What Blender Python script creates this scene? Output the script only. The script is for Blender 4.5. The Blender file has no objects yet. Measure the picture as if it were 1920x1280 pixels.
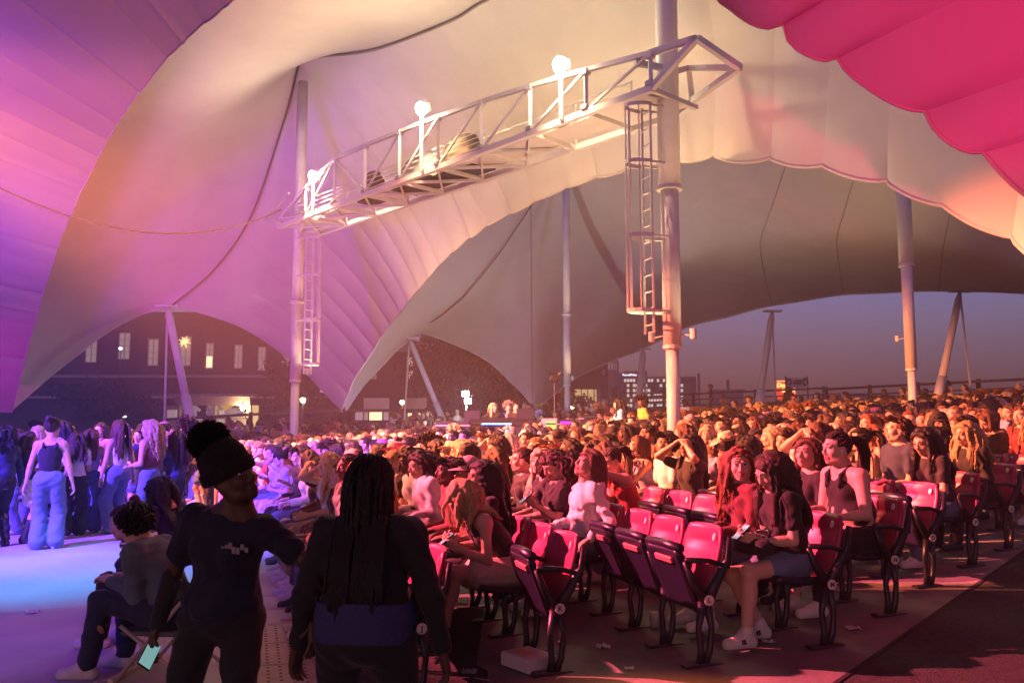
import bpy, bmesh, math, random
import numpy as np
from mathutils import Vector, Matrix
R = math.radians
rnd = random.Random(7)
nrs = np.random.RandomState(5)
SC = bpy.context.scene
COL = SC.collection

# ------------------------------------------------------------------ camera
F_PX, CX, CY, PITCH, CAMZ = 1600.0, 960.0, 640.0, math.atan(0.1), 1.65
cam_d = bpy.data.cameras.new('camera'); cam_d.sensor_width = 36.0; cam_d.lens = 30.0
cam_d.clip_start = 0.05; cam_d.clip_end = 3000
cam = bpy.data.objects.new('camera', cam_d); COL.objects.link(cam)
cam.location = (0, 0, CAMZ); cam.rotation_euler = (math.pi/2 + PITCH, 0, 0)
SC.camera = cam

# ------------------------------------------------------------------ dusk sky
W = bpy.data.worlds.new('World'); SC.world = W; W.use_nodes = True
nt = W.node_tree; nt.nodes.clear()
wo = nt.nodes.new('ShaderNodeOutputWorld'); bg = nt.nodes.new('ShaderNodeBackground')
sky = nt.nodes.new('ShaderNodeTexSky'); sky.sky_type = 'NISHITA'; sky.sun_disc = False
sky.sun_elevation = R(6.0); sky.sun_rotation = R(200); sky.air_density = 1.6; sky.dust_density = 2.5; sky.ozone_density = 3.0
mixn = nt.nodes.new('ShaderNodeMix'); mixn.data_type = 'RGBA'; mixn.blend_type = 'MULTIPLY'; mixn.inputs[0].default_value = 1
mixn.inputs[7].default_value = (0.66, 0.46, 1.25, 1)
nt.links.new(sky.outputs[0], mixn.inputs[6]); nt.links.new(mixn.outputs[2], bg.inputs[0])
bg.inputs[1].default_value = 0.2
nt.links.new(bg.outputs[0], wo.inputs[0])
SC.view_settings.view_transform = 'Standard'; SC.view_settings.look = 'None'
SC.view_settings.exposure = 0.0; SC.view_settings.gamma = 1.0
SC.cycles.use_denoising = True
SC.cycles.max_bounces = 6; SC.cycles.diffuse_bounces = 2; SC.cycles.glossy_bounces = 2
SC.cycles.transmission_bounces = 3; SC.cycles.volume_bounces = 0; SC.cycles.transparent_max_bounces = 6
SC.cycles.sample_clamp_indirect = 6.0; SC.cycles.caustics_reflective = False; SC.cycles.caustics_refractive = False

def px(x, y, d):
    "world point seen at pixel x, y of the 1920 x 1280 photograph at forward distance d"
    a = (x-CX)/F_PX; b = (CY-y)/F_PX
    dy = math.cos(PITCH) - b*math.sin(PITCH); dz = math.sin(PITCH) + b*math.cos(PITCH)
    t = d/dy
    return Vector((a*t, d, CAMZ + dz*t))

NX, NY = 0.957, 0.290          # direction in which the rows of seats climb away from the stage
TX, TY = -0.290, 0.957         # direction along a row, away from the camera
def rowpt(n, t): return (n*NX + t*TX, n*NY + t*TY)
def nt_of(x, y): return (x*NX + y*NY, x*TX + y*TY)
def sstep(a, b, x):
    u = min(1.0, max(0.0, (x-a)/(b-a))); return u*u*(3-2*u)
def ground_z(x, y):
    n = x*NX + y*NY
    z = 0.062*max(0.0, n-0.9)
    return min(z, 1.75)
def px_ground(x, y):
    "world point on the ground seen at a pixel"
    lo, hi = 0.5, 120.0
    for _ in range(50):
        m = 0.5*(lo+hi); p = px(x, y, m)
        if p.z > ground_z(p.x, p.y): lo = m
        else: hi = m
    return px(x, y, 0.5*(lo+hi))

# ------------------------------------------------------------------ lamps of the venue and one added canopy lamp
def aim(o, target):
    d = Vector(target) - o.location
    o.rotation_euler = d.to_track_quat('-Z', 'Y').to_euler()
def stage_spot(loc, target, color, power, size=40, blend=0.6, radius=0.12):
    l = bpy.data.lights.new('stage_spot', 'SPOT'); l.energy = power; l.color = color
    l.spot_size = R(size); l.spot_blend = blend; l.shadow_soft_size = radius
    o = bpy.data.objects.new('stage_spot', l); COL.objects.link(o); o.location = loc; aim(o, target)
    return o
STAGE_LIGHTS = [
  # location, target, colour, watts, cone, blend
  ((-11.0, 9.5, 7.5), (1.3, 6.9, 0.9), (1.0, 0.11, 0.17), 62000, 20, 0.5),       # pink red on the near seats
  ((-11.5, 12.5, 8.0), (6.0, 11.5, 0.3), (1.0, 0.19, 0.09), 110000, 34, 0.7),     # red on the middle rows
  ((-12.0, 14.0, 8.0), (4.5, 24.5, -0.8), (1.0, 0.27, 0.085), 135000, 46, 0.9),     # amber over the house
  ((-12.0, 13.0, 8.0), (-2.5, 18.0, 0.5), (1.0, 0.24, 0.18), 26000, 46, 0.9),       # amber on the front rows far side
  ((-11.5, 3.5, 7.0), (-6.2, 13.8, 0.8), (0.18, 0.05, 1.0), 56000, 44, 0.8),     # violet over the floor
  ((-5.8, 7.4, 7.8), (-5.3, 10.0, 0.0), (0.0, 0.36, 1.0), 6000, 36, 0.8),         # cyan pool on the floor
  ((-4.2, 3.0, 7.4), (-4.6, 7.6, 0.0), (0.16, 0.01, 1.0), 2000, 38, 0.9),          # lilac wash on the near floor
  ((-13.0, 6.0, 2.2), (-16.5, 20.0, 8.0), (0.22, 0.0, 1.0), 11500, 100, 1.0, 0.9),       # purple up light on the canopy
  ((-19.5, 24.0, 0.6), (-18.6, 28.0, 4.0), (1.0, 0.0, 0.75), 1200, 80, 1.0),        # magenta at the canopy anchor
  ((-8.5, 10.5, 2.5), (-5.0, 24.0, 9.5), (1.0, 0.30, 0.34), 1000, 60, 1.0, 0.8),        # pink wash on the main canopy
  ((1.2, -0.9, 2.2), (5.6, 6.9, 7.2), (1.0, 0.012, 0.17), 5000, 46, 0.35),           # pink up light on the near canopy
  ((-15.0, 19.5, 1.0), (-10.5, 25.5, 9.5), (0.55, 0.08, 1.0), 1500, 90, 1.0, 0.8),   # extra unseen lilac lamp, added to carry purple past the near canopy edge
  ((5.5, 3.4, 2.6), (0.95, 5.22, 0.05), (1.0, 0.22, 0.02), 2600, 7, 0.5),           # orange pool on the walkway
]
for a in STAGE_LIGHTS: stage_spot(*a)

# ------------------------------------------------------------------ materials
MATS = {}
def mat(name, color, rough=0.6, metal=0.0, noise=0.0, nscale=8.0, bump=0.0, bscale=60.0, emit=None, estr=0.0, spec=0.5,
        color2=None, stretch=None, sheen=0.0, trans=0.0, coords='Object'):
    if name in MATS: return MATS[name]
    m = bpy.data.materials.new(name); m.use_nodes = True; t = m.node_tree
    b = t.nodes['Principled BSDF']
    b.inputs['Base Color'].default_value = (*color, 1); b.inputs['Roughness'].default_value = rough
    b.inputs['Metallic'].default_value = metal
    b.inputs['Specular IOR Level'].default_value = spec
    if sheen: b.inputs['Sheen Weight'].default_value = sheen
    if emit is not None:
        b.inputs['Emission Color'].default_value = (*emit, 1); b.inputs['Emission Strength'].default_value = estr
    if noise or bump:
        tc = t.nodes.new('ShaderNodeTexCoord'); src = tc.outputs[coords]
        if stretch:
            mp = t.nodes.new('ShaderNodeMapping'); mp.inputs['Scale'].default_value = stretch
            t.links.new(src, mp.inputs[0]); src = mp.outputs[0]
    if noise:
        n = t.nodes.new('ShaderNodeTexNoise'); n.inputs['Scale'].default_value = nscale; n.inputs['Detail'].default_value = 6
        n.inputs['Roughness'].default_value = 0.62
        t.links.new(src, n.inputs['Vector'])
        rp = t.nodes.new('ShaderNodeValToRGB')
        c2 = color2 if color2 else tuple(c*(1-noise) for c in color)
        rp.color_ramp.elements[0].position = 0.33; rp.color_ramp.elements[0].color = (*c2, 1)
        rp.color_ramp.elements[1].position = 0.66; rp.color_ramp.elements[1].color = (*color, 1)
        t.links.new(n.outputs[0], rp.inputs[0]); t.links.new(rp.outputs[0], b.inputs['Base Color'])
    if bump:
        n2 = t.nodes.new('ShaderNodeTexNoise'); n2.inputs['Scale'].default_value = bscale; n2.inputs['Detail'].default_value = 4
        t.links.new(src, n2.inputs['Vector'])
        bp = t.nodes.new('ShaderNodeBump'); bp.inputs['Strength'].default_value = bump; bp.inputs['Distance'].default_value = 0.02
        t.links.new(n2.outputs[0], bp.inputs['Height']); t.links.new(bp.outputs[0], b.inputs['Normal'])
    MATS[name] = m
    return m

# ------------------------------------------------------------------ mesh helpers
class MB:
    "collects shapes; build() links them as one mesh object"
    def __init__(s): s.v = []; s.f = []; s.m = []
    def add(s, v, f, mi=0):
        o = len(s.v); s.v += [tuple(p) for p in v]; s.f += [tuple(i+o for i in q) for q in f]; s.m += [mi]*len(f); return s
    def box(s, c, size, rot=None, mi=0, bev=0.0):
        hx, hy, hz = size[0]/2, size[1]/2, size[2]/2
        if bev <= 0:
            vs = [Vector((sx*hx, sy*hy, sz*hz)) for sz in (-1, 1) for sy in (-1, 1) for sx in (-1, 1)]
            fs = [(0, 2, 3, 1), (4, 5, 7, 6), (0, 1, 5, 4), (2, 6, 7, 3), (0, 4, 6, 2), (1, 3, 7, 5)]
        else:
            b = min(bev, hx*.9, hy*.9, hz*.9); vs = []; fs = []
            for (zz, k) in ((-hz, b), (-hz+b, 0), (hz-b, 0), (hz, b)):
                ax, ay = hx-k, hy-k; cc = b*0.6 if k == 0 else b*0.3
                vs += [Vector(p) for p in ((-ax+cc, -ay, zz), (ax-cc, -ay, zz), (ax, -ay+cc, zz), (ax, ay-cc, zz),
                                           (ax-cc, ay, zz), (-ax+cc, ay, zz), (-ax, ay-cc, zz), (-ax, -ay+cc, zz))]
            for r in range(3):
                for i in range(8): j = (i+1) % 8; fs.append((r*8+i, r*8+j, r*8+8+j, r*8+8+i))
            fs.append(tuple(range(7, -1, -1))); fs.append(tuple(range(24, 32)))
        M = rot if rot is not None else Matrix.Identity(3)
        return s.add([M @ p + Vector(c) for p in vs], fs, mi)
    def tube(s, pts, rad, n=8, mi=0, cap=True, square=False):
        pts = [Vector(p) for p in pts]; k = len(pts)
        rads = rad if isinstance(rad, (list, tuple)) else [rad]*k
        vs = []; fs = []; up = None
        for i, p in enumerate(pts):
            d = (pts[min(i+1, k-1)] - pts[max(i-1, 0)])
            d = d.normalized() if d.length > 1e-9 else Vector((0, 0, 1))
            if up is None: up = Vector((0, 0, 1)) if abs(d.z) < 0.9 else Vector((1, 0, 0))
            x = up - d*up.dot(d)
            if x.length < 1e-6: x = d.orthogonal()
            x.normalize(); y = d.cross(x); up = x
            for j in range(n):
                a = 2*math.pi*(j+(0.5 if square else 0))/n
                vs.append(p + (x*math.cos(a) + y*math.sin(a))*rads[i])
        for i in range(k-1):
            for j in range(n):
                j2 = (j+1) % n; fs.append((i*n+j, i*n+j2, (i+1)*n+j2, (i+1)*n+j))
        if cap: fs.append(tuple(range(n-1, -1, -1))); fs.append(tuple(range((k-1)*n, k*n)))
        return s.add(vs, fs, mi)
    def lathe(s, prof, c=(0, 0, 0), n=16, mi=0, rot=None):
        vs = []; fs = []; M = rot if rot is not None else Matrix.Identity(3)
        for (r, z) in prof:
            for j in range(n):
                a = 2*math.pi*j/n; vs.append(M @ Vector((r*math.cos(a), r*math.sin(a), z)) + Vector(c))
        k = len(prof)
        for i in range(k-1):
            for j in range(n):
                j2 = (j+1) % n; fs.append((i*n+j, i*n+j2, (i+1)*n+j2, (i+1)*n+j))
        fs.append(tuple(range(n-1, -1, -1))); fs.append(tuple(range((k-1)*n, k*n)))
        return s.add(vs, fs, mi)
    def build(s, name, mats, parent=None, smooth=False, loc=None):
        me = bpy.data.meshes.new(name); me.from_pydata(s.v, [], s.f)
        if not isinstance(mats, (list, tuple)): mats = [mats]
        for m in mats: me.materials.append(m)
        if len(mats) > 1: me.polygons.foreach_set('material_index', s.m)
        if smooth: me.polygons.foreach_set('use_smooth', [True]*len(me.polygons))
        me.update()
        return link(name, me, parent, loc)
def link(name, me, parent=None, loc=None):
    o = bpy.data.objects.new(name, me); COL.objects.link(o)
    if parent is not None: o.parent = parent
    if loc is not None: o.location = loc
    return o
def tag(o, label, cat, group=None, kind=None):
    if label: o['label'] = label
    if cat: o['category'] = cat
    if group: o['group'] = group
    if kind: o['kind'] = kind
    return o
def thing(name, label, cat, loc=(0, 0, 0), rz=0.0, group=None):
    o = bpy.data.objects.new(name, None); COL.objects.link(o); o.location = loc; o.rotation_euler = (0, 0, rz)
    o.empty_display_size = 0.1
    return tag(o, label, cat, group)
def structure(o): o['kind'] = 'structure'; return o
def mesh_np(name, V, Fq, mats, midx=None, smooth=True):
    me = bpy.data.meshes.new(name)
    V = np.asarray(V, np.float32); Fq = np.asarray(Fq, np.int32)
    me.vertices.add(len(V)); me.vertices.foreach_set('co', V.ravel())
    k = Fq.shape[1]
    me.loops.add(Fq.size); me.loops.foreach_set('vertex_index', Fq.ravel())
    me.polygons.add(len(Fq)); me.polygons.foreach_set('loop_start', np.arange(0, Fq.size, k, dtype=np.int32))
    try: me.polygons.foreach_set('loop_total', np.full(len(Fq), k, np.int32))
    except Exception: pass
    for m in mats: me.materials.append(m)
    if midx is not None: me.polygons.foreach_set('material_index', np.asarray(midx, np.int32))
    if smooth: me.polygons.foreach_set('use_smooth', np.ones(len(Fq), bool))
    me.update(calc_edges=True); me.validate()
    return me
def spline(pts, n, breaks=None):
    "Catmull-Rom through points, n samples; breaks = {control index: sample index} pins corners"
    P = [np.array(p, float) for p in pts]
    def seg(ctrl, m):
        k = len(ctrl)
        if k == 2: return np.array([ctrl[0] + (ctrl[1]-ctrl[0])*t for t in np.linspace(0, 1, m)])
        ext = [2*ctrl[0]-ctrl[1]] + list(ctrl) + [2*ctrl[-1]-ctrl[-2]]
        out = []
        for i in range(1, k):
            p0, p1, p2, p3 = ext[i-1], ext[i], ext[i+1], ext[i+2]
            for t in np.linspace(0, 1, 24, endpoint=False):
                out.append(0.5*((2*p1) + (-p0+p2)*t + (2*p0-5*p1+4*p2-p3)*t*t + (-p0+3*p1-3*p2+p3)*t**3))
        out.append(ctrl[-1]); out = np.array(out)
        s = np.concatenate([[0], np.cumsum(np.linalg.norm(np.diff(out, axis=0), axis=1))])
        q = np.linspace(0, s[-1], m)
        return np.stack([np.interp(q, s, out[:, c]) for c in range(3)], 1)
    if not breaks: return seg(P, n)
    ks = [0] + sorted(breaks) + [len(P)-1]; ss = [0] + [breaks[k] for k in sorted(breaks)] + [n-1]
    res = []
    for a, b, sa, sb in zip(ks[:-1], ks[1:], ss[:-1], ss[1:]):
        q = seg(P[a:b+1], sb-sa+1); res.append(q if not res else q[1:])
    return np.concatenate(res)
def pxs(l): return [px(*p) for p in l]
# ================================================================== materials of the place
M_canvas = mat('canvas', (0.80, 0.75, 0.66), 0.85, noise=0.08, nscale=0.9, bump=0.15, bscale=2.0, spec=0.08)
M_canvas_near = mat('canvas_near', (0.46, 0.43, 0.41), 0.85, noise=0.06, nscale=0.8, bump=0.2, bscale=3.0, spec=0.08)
M_paint = mat('white_painted_steel', (0.72, 0.70, 0.68), 0.4, noise=0.12, nscale=3, bump=0.05)
M_steel = mat('galvanised_steel', (0.45, 0.45, 0.46), 0.4, 0.6, noise=0.2)
M_black = mat('black_metal', (0.012, 0.012, 0.014), 0.45, noise=0.3, nscale=20)
M_rope = mat('dark_rope', (0.16, 0.12, 0.10), 0.9)
M_brick = mat('dark_brick', (0.075, 0.048, 0.042), 0.9, noise=0.5, nscale=3, bump=0.4, bscale=12)
M_conc = mat('concrete_floor', (0.21, 0.20, 0.185), 0.8, noise=0.5, nscale=1.6, bump=0.25, bscale=45)
M_pit = mat('pit_floor_concrete', (0.42, 0.40, 0.39), 0.6, noise=0.22, nscale=0.9, bump=0.18, bscale=40)
M_asph = mat('asphalt', (0.045, 0.044, 0.040), 0.95, noise=0.6, nscale=26, bump=0.8, bscale=90)
M_grass = mat('dark_lawn', (0.05, 0.06, 0.03), 0.95, noise=0.5, nscale=4, bump=0.6)

# ================================================================== ground
def sheet(name, m, xs, ys, dz, keep=None):
    V = [(x, y, ground_z(x, y)+dz) for y in ys for x in xs]; nx = len(xs); Fs = []
    for j in range(len(ys)-1):
        for i in range(nx-1):
            if keep is None or keep(0.5*(xs[i]+xs[i+1]), 0.5*(ys[j]+ys[j+1])): Fs.append((j*nx+i, j*nx+i+1, (j+1)*nx+i+1, (j+1)*nx+i))
    mb = MB(); mb.add(V, Fs); return structure(mb.build(name, m))
gx = [-900, -300, -120, -60] + [-40+i*2 for i in range(41)] + [60, 90, 150, 400, 900]
gy = [-60, -30] + [-20+i*2 for i in range(46)] + [90, 120, 200, 400, 900, 1500]
sheet('ground', M_asph, gx, gy, -0.004)
def nsheet(name, m, n0, n1, t0f, t1, dz, steps=24):
    "a paved strip between two row coordinates; t0f gives its near end"
    mb = MB(); V = []; Fs = []
    for i in range(steps+1):
        n = n0+(n1-n0)*i/steps
        for t in (t0f(n), 0.5*(t0f(n)+t1), t1):
            x, y = rowpt(n, t); V.append((x, y, ground_z(x, y)+dz))
    for i in range(steps):
        for j in range(2): a = i*3+j; Fs.append((a, a+3, a+4, a+1))
    mb.add(V, Fs); return structure(mb.build(name, m))
EA, EB = px_ground(1562, 1279), px_ground(1919, 1031)       # edge between the paved seating area and the dark walkway
na, ta = nt_of(EA.x, EA.y); nb, tb = nt_of(EB.x, EB.y)
def edge_t(n): return ta + (n-na)*(tb-ta)/(nb-na)
nsheet('seating_pavement', M_conc, 0.55, 34, lambda n: max(edge_t(n), -6) if n > na else min(edge_t(n), ta-(na-n)*0.4), 60, 0.004, 60)
nsheet('pit_floor', M_pit, -30, 0.549, lambda n: -3.0, 60, 0.003, 6)
# expansion joint of the walkway edge and joints of the pavement
mb = MB()
for k in range(40):
    n = na-0.6+k*0.5; n2 = n+0.5
    a = rowpt(n, edge_t(n)-0.035); b = rowpt(n, edge_t(n)+0.002); c = rowpt(n2, edge_t(n2)+0.002); d = rowpt(n2, edge_t(n2)-0.035)
    mb.add([(*p, ground_z(*p)+0.0035) for p in (a, b, c, d)], [(0, 3, 2, 1)])
structure(mb.build('pavement_joint', mat('joint_dark', (0.012, 0.011, 0.011), 0.9)))
mb = MB()
for t in (9.2, 13.2, 17.2):
    for k in range(1):
        a = rowpt(-16, t-3); b = rowpt(0.4, t); dn = 0.02
        mb.add([(a[0], a[1], 0.0055), (b[0], b[1], 0.0055), (b[0]+dn, b[1]+dn, 0.0055), (a[0]+dn, a[1]+dn, 0.0055)], [(0, 1, 2, 3)])
structure(mb.build('pit_floor_joint', mat('joint_grey', (0.14, 0.13, 0.13), 0.9)))
# pale perforated strip that runs along the front row
M_strip = mat('strip_plastic', (0.50, 0.42, 0.30), 0.7, noise=0.25, nscale=6)
M_stripdot = mat('strip_dot', (0.16, 0.13, 0.09), 0.8)
tp = thing('floor_strip', 'pale perforated strip with rows of dots along the front row', 'floor strip')
for k in range(14):
    t0 = 3.2+k*0.62
    mb = MB(); c = rowpt(0.27, t0+0.3)
    rot = Matrix.Rotation(math.atan2(TY, TX)-math.pi/2, 3, 'Z')
    mb.box((c[0], c[1], 0.012), (0.50, 0.60, 0.018), rot, bev=0.006)
    s = mb.build('tile', M_strip, tp); mb = MB()
    if k < 7:
        for i in range(6):
            for j in range(7):
                q = rot @ Vector((-0.2+i*0.08, -0.25+j*0.083, 0)); mb.lathe([(0.013, 0.0), (0.010, 0.004)], (c[0]+q.x, c[1]+q.y, 0.0205), 6)
        mb.build('dots', M_stripdot, s)

# ================================================================== tensile canopies
def relax(G, it, fixed):
    G = G.copy()
    for _ in range(it):
        A = G.copy()
        A[1:-1, 1:-1] = 0.25*(G[2:, 1:-1]+G[:-2, 1:-1]+G[1:-1, 2:]+G[1:-1, :-2])
        A[fixed] = G[fixed]; G = A
    return G
def coons(c0, c1, d0, d1):
    "c0, c1: (nu,3) bottom and top; d0, d1: (nv,3) left and right"
    nu, nv = len(c0), len(d0)
    u = np.linspace(0, 1, nu)[:, None, None]; v = np.linspace(0, 1, nv)[None, :, None]
    S = (1-v)*c0[:, None]+v*c1[:, None] + (1-u)*d0[None]+u*d1[None]
    S -= (1-u)*(1-v)*c0[0]+u*(1-v)*c0[-1]+(1-u)*v*c1[0]+u*v*c1[-1]
    return S
def normals(G):
    du = np.gradient(G, axis=0); dv = np.gradient(G, axis=1); N = np.cross(du, dv)
    N /= np.linalg.norm(N, axis=2, keepdims=True)+1e-9
    to = np.array([0, 3.0, 1.65])-G
    s = np.sign((N*to).sum(2, keepdims=True)); s[s == 0] = 1
    return N*s
def vnoise(shape, cells, seed):
    r = np.random.RandomState(seed); g = r.rand(cells[0]+2, cells[1]+2)
    a = np.linspace(0, cells[0], shape[0]); b = np.linspace(0, cells[1], shape[1])
    i = a.astype(int); j = b.astype(int); fa = (a-i)[:, None]; fb = (b-j)[None]; fa = fa*fa*(3-2*fa); fb = fb*fb*(3-2*fb)
    return (g[i][:, j]*(1-fa)*(1-fb)+g[i+1][:, j]*fa*(1-fb)+g[i][:, j+1]*(1-fa)*fb+g[i+1][:, j+1]*fa*fb)-0.5
def pillow(G, seams, amp, reach, sag, seed, wr=0.03):
    "puff the cloth between seams (u indices) near edge v=0, let the hem sag, pinch wrinkles at the seams"
    nu, nv = G.shape[:2]; N = normals(G)
    u = np.arange(nu); p = np.zeros(nu); loc = np.zeros(nu)
    rr = np.random.RandomState(seed); sc = np.ones(nu)
    for a, b in zip(seams[:-1], seams[1:]):
        m = (u >= a) & (u <= b); t = (u[m]-a)/max(1, b-a)
        p[m] = np.sin(np.pi*t)**0.7; loc[m] = np.minimum(t, 1-t); sc[m] = 0.6+0.8*rr.rand()
    v = np.linspace(0, 1, nv)
    fall = np.clip(1-v/reach, 0, 1)**1.3
    G = G + N*(p*sc)[:, None, None]*(amp*fall)[None, :, None]
    if sag is not None:
        s = p*sc*0.5 if np.isscalar(sag) else p*sc*0.5
        G[..., 2] -= (sag*s)[:, None]*np.exp(-(v/0.05)**2)[None]
    w = vnoise((nu, nv), (nu//2, max(3, nv//9)), seed+1)*(np.exp(-(loc/0.13)))[:, None]*(np.exp(-v/ (reach*0.55)))[None]
    w2 = vnoise((nu, nv), (max(4, nu//9), 5), seed+2)*0.5
    return G + N*(w*wr*2.2+w2*wr*1.6)[..., None]
def cloth_parts(G, seams, m, parent, name='fabric_panel'):
    nu, nv = G.shape[:2]; out = []
    for a, b in zip(seams[:-1], seams[1:]):
        H = G[a:b+1]; k = b-a+1
        I = np.arange(k*nv).reshape(k, nv)
        Q = np.stack([I[:-1, :-1], I[1:, :-1], I[1:, 1:], I[:-1, 1:]], -1).reshape(-1, 4)
        out.append(link(name, mesh_np(name, H.reshape(-1, 3), Q, [m]), parent))
    return out
def rope(pts, r, name, m, parent, n=6):
    mb = MB(); mb.tube([Vector(p) for p in pts], r, n); return mb.build(name, m, parent, smooth=True)

# ---- main canopy: ridge cable R, far edges E0 and E1
NB, NV = 301, 60
iQ, iX = 96, 196
E1 = spline(pxs([(640, 772, 34), (667, 703, 33), (683, 680, 32.4), (720, 623, 31), (770, 557, 29), (827, 490, 27), (870, 450, 25.6), (917, 418, 24.4),
     (990, 380, 22.6), (1100, 335, 20.4), (1225, 302, 18.2), (1290, 290, 17.5), (1400, 290, 16.4), (1530, 305, 15.2), (1640, 330, 14.3), (1745, 370, 13.5),
     (1850, 418, 12.7), (1920, 452, 12.2), (2100, 545, 11), (2320, 680, 10.2)]), NB, {5: iQ, 11: iX})
PK = (562, 112, 26.3); PRP = (1240, -140, 14.9)
RID = spline(pxs([(318, 574, 33), (400, 505, 31.8), (470, 405, 30), (531, 230, 27.6), PK, (600, 103, 25.3), (700, 90, 23), (840, 38, 20.4), (905, 0, 19.2), (1060, -80, 16.8), PRP,
     (1500, -330, 12.5), (1900, -420, 9.8), (2400, -380, 8)]), NB, {4: iQ, 10: iX})
E0R = spline(pxs([(640, 772, 34), (590, 718, 34.5), (540, 672, 34.6), (470, 624, 34.2), (400, 594, 33.6), (318, 574, 33)]), NV)
ENDR = spline([E1[-1], 0.5*(E1[-1]+RID[-1])+np.array([0.5, 0, 0.3]), RID[-1]], NV)
GB = coons(E1, RID, E0R, ENDR)
fx = np.zeros(GB.shape[:2], bool); fx[0] = fx[-1] = True; fx[:, 0] = fx[:, -1] = True
GB = relax(GB, 260, fx)
sB = [0]
while sB[-1] < NB-9: sB.append(sB[-1] + (9 if sB[-1] < 120 else 12 if sB[-1] < 196 else 13) + rnd.choice([-1, 0, 0, 1]))
sB[-1] = NB-1
GBp = pillow(GB, sB, 0.11, 0.85, 0.22, 11, 0.045)
GBp[:, -1] = RID
main_tent = thing('tent_canopy', 'big pale tensile canopy over the catwalk with a scalloped far edge', 'canopy', group='tensile canopies')
cloth_parts(GBp, sB, M_canvas, main_tent)
rope(GBp[::1, 0]+np.array([0, 0.02, -0.01]), 0.035, 'hem', M_canvas, main_tent)
NA = 200
LFT = spline(pxs([(18, 772, 33), (-20, 640, 32), (-10, 520, 29.5), (20, 380, 26.5), (90, 220, 23), (190, 60, 20), (330, -110, 17)]), NV)
TOPA = spline(pxs([(330, -110, 17), (700, -300, 12.5), (1000, -400, 11.5), PRP]), 60)
E0L = spline(pxs([(18, 772, 33), (95, 705, 34), (150, 662, 34.3), (200, 624, 34.3), (258, 592, 33.8), (318, 574, 33)]), 60)
RA = np.concatenate([RID[:iX+1]])
RAs = np.stack([np.interp(np.linspace(0, 1, NA), np.linspace(0, 1, len(RA)), RA[:, c]) for c in range(3)], 1)
LFTs = np.stack([np.interp(np.linspace(0, 1, NA), np.linspace(0, 1, NV), LFT[:, c]) for c in range(3)], 1)
GA = coons(RAs, LFTs, E0L[::-1], TOPA[::-1])
fx = np.zeros(GA.shape[:2], bool); fx[0] = fx[-1] = True; fx[:, 0] = fx[:, -1] = True
GA = relax(GA, 500, fx)
# the cloth dips in behind the ridge before it swells towards the stage
vv = np.linspace(0, 1, GA.shape[1])[None]; uu = np.linspace(0, 1, NA)[:, None]
GA = GA + normals(GA)*(0.9*np.sin(np.pi*np.clip(vv/0.85, 0, 1))**1.5*np.sin(np.pi*np.clip(uu/0.8, 0, 1)) )[..., None]
GA = GA + normals(GA)*(vnoise(GA.shape[:2], (7, 5), 3)*0.10*np.sin(np.pi*vv)*np.sin(np.pi*uu))[..., None]
sA = [0, 34, 68, 100, 132, 166, NA-1]
cloth_parts(GA, sA, M_canvas, main_tent)
rope(GA[0][::1], 0.035, 'hem', M_canvas, main_tent)
# laced ridge cable with its dashes
rid = rope(RID[:iX]+np.array([0, -0.02, -0.05]), 0.014, 'ridge_cable', M_rope, main_tent)
mb = MB()
for i in range(0, iX-1, 1):
    for q in (0.0, 0.5):
        p = Vector(RID[i]*(1-q)+RID[i+1]*q) + Vector((0, -0.03, -0.07)); d = Vector(RID[i+1]-RID[i]).normalized()
        s = d.cross(Vector((0, 1, 0.2))).normalized()
        mb.tube([p-s*0.045-d*0.04, p+s*0.045+d*0.04], 0.012, 4)
mb.build('lacing', M_rope, rid)

# ---- near canopy over the stage, seen at both sides of the picture
NP = 321
E2 = spline(pxs([(22, 770, 31), (42, 690, 29.5), (55, 637, 28.4), (80, 550, 26.4), (110, 457, 24), (148, 366, 21.6), (203, 259, 18.9), (252, 183, 17), (324, 97, 15),
     (433, 0, 13), (600, -140, 11.4), (850, -260, 10), (1120, -210, 9.2), (1352, -4, 9), (1466, 54, 8.8), (1569, 107, 8.6), (1723, 205, 8.2), (1846, 286, 7.9), (1925, 350, 7.7),
     (2200, 560, 7.1)]), NP)
O2 = spline([(-23, 25, 2.3), (-24, 12, 6.5), (-22, -2, 9), (-15, -14, 10.5), (-6, -20, 11), (2, -20, 10.5), (9, -14, 9.0), (12, -6, 7), (13, 0, 4.5), (13, 3, 2.3)], NP)
GP = coons(E2, O2, spline([E2[0], O2[0]], 46), spline([E2[-1], O2[-1]], 46))
fx = np.zeros(GP.shape[:2], bool); fx[0] = fx[-1] = True; fx[:, 0] = fx[:, -1] = True
GP = relax(GP, 60, fx)
# seams: dense along the left flank, one per scallop on the right flank
def nearest_u(C, p): return int(np.argmin(np.linalg.norm(C-np.array(p), axis=1)))
seamR = [nearest_u(E2, px(*p)) for p in ((1352, -4, 9), (1466, 54, 8.8), (1569, 107, 8.6), (1723, 205, 8.2), (1846, 286, 7.9))]
sP = list(range(0, seamR[0]-5, 8)) + seamR + [seamR[-1]+(NP-1-seamR[-1])//2, NP-1]
GPl = pillow(GP, sP, 0.016, 1.0, 0.05, 23, 0.06)
GPr = pillow(GP, sP, 0.045, 1.3, 0.20, 29, 0.10)
w = np.clip((np.arange(NP)-(seamR[0]-40))/40.0, 0, 1)[:, None, None]
GP2 = GPl*(1-w)+GPr*w
near_tent = thing('tent_canopy', 'near canopy lit purple on the left flank and hot pink overhead on the right', 'canopy', group='tensile canopies')
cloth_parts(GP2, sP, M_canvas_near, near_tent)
rope(GP2[:, 0], 0.02, 'hem', M_canvas_near, near_tent)

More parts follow.
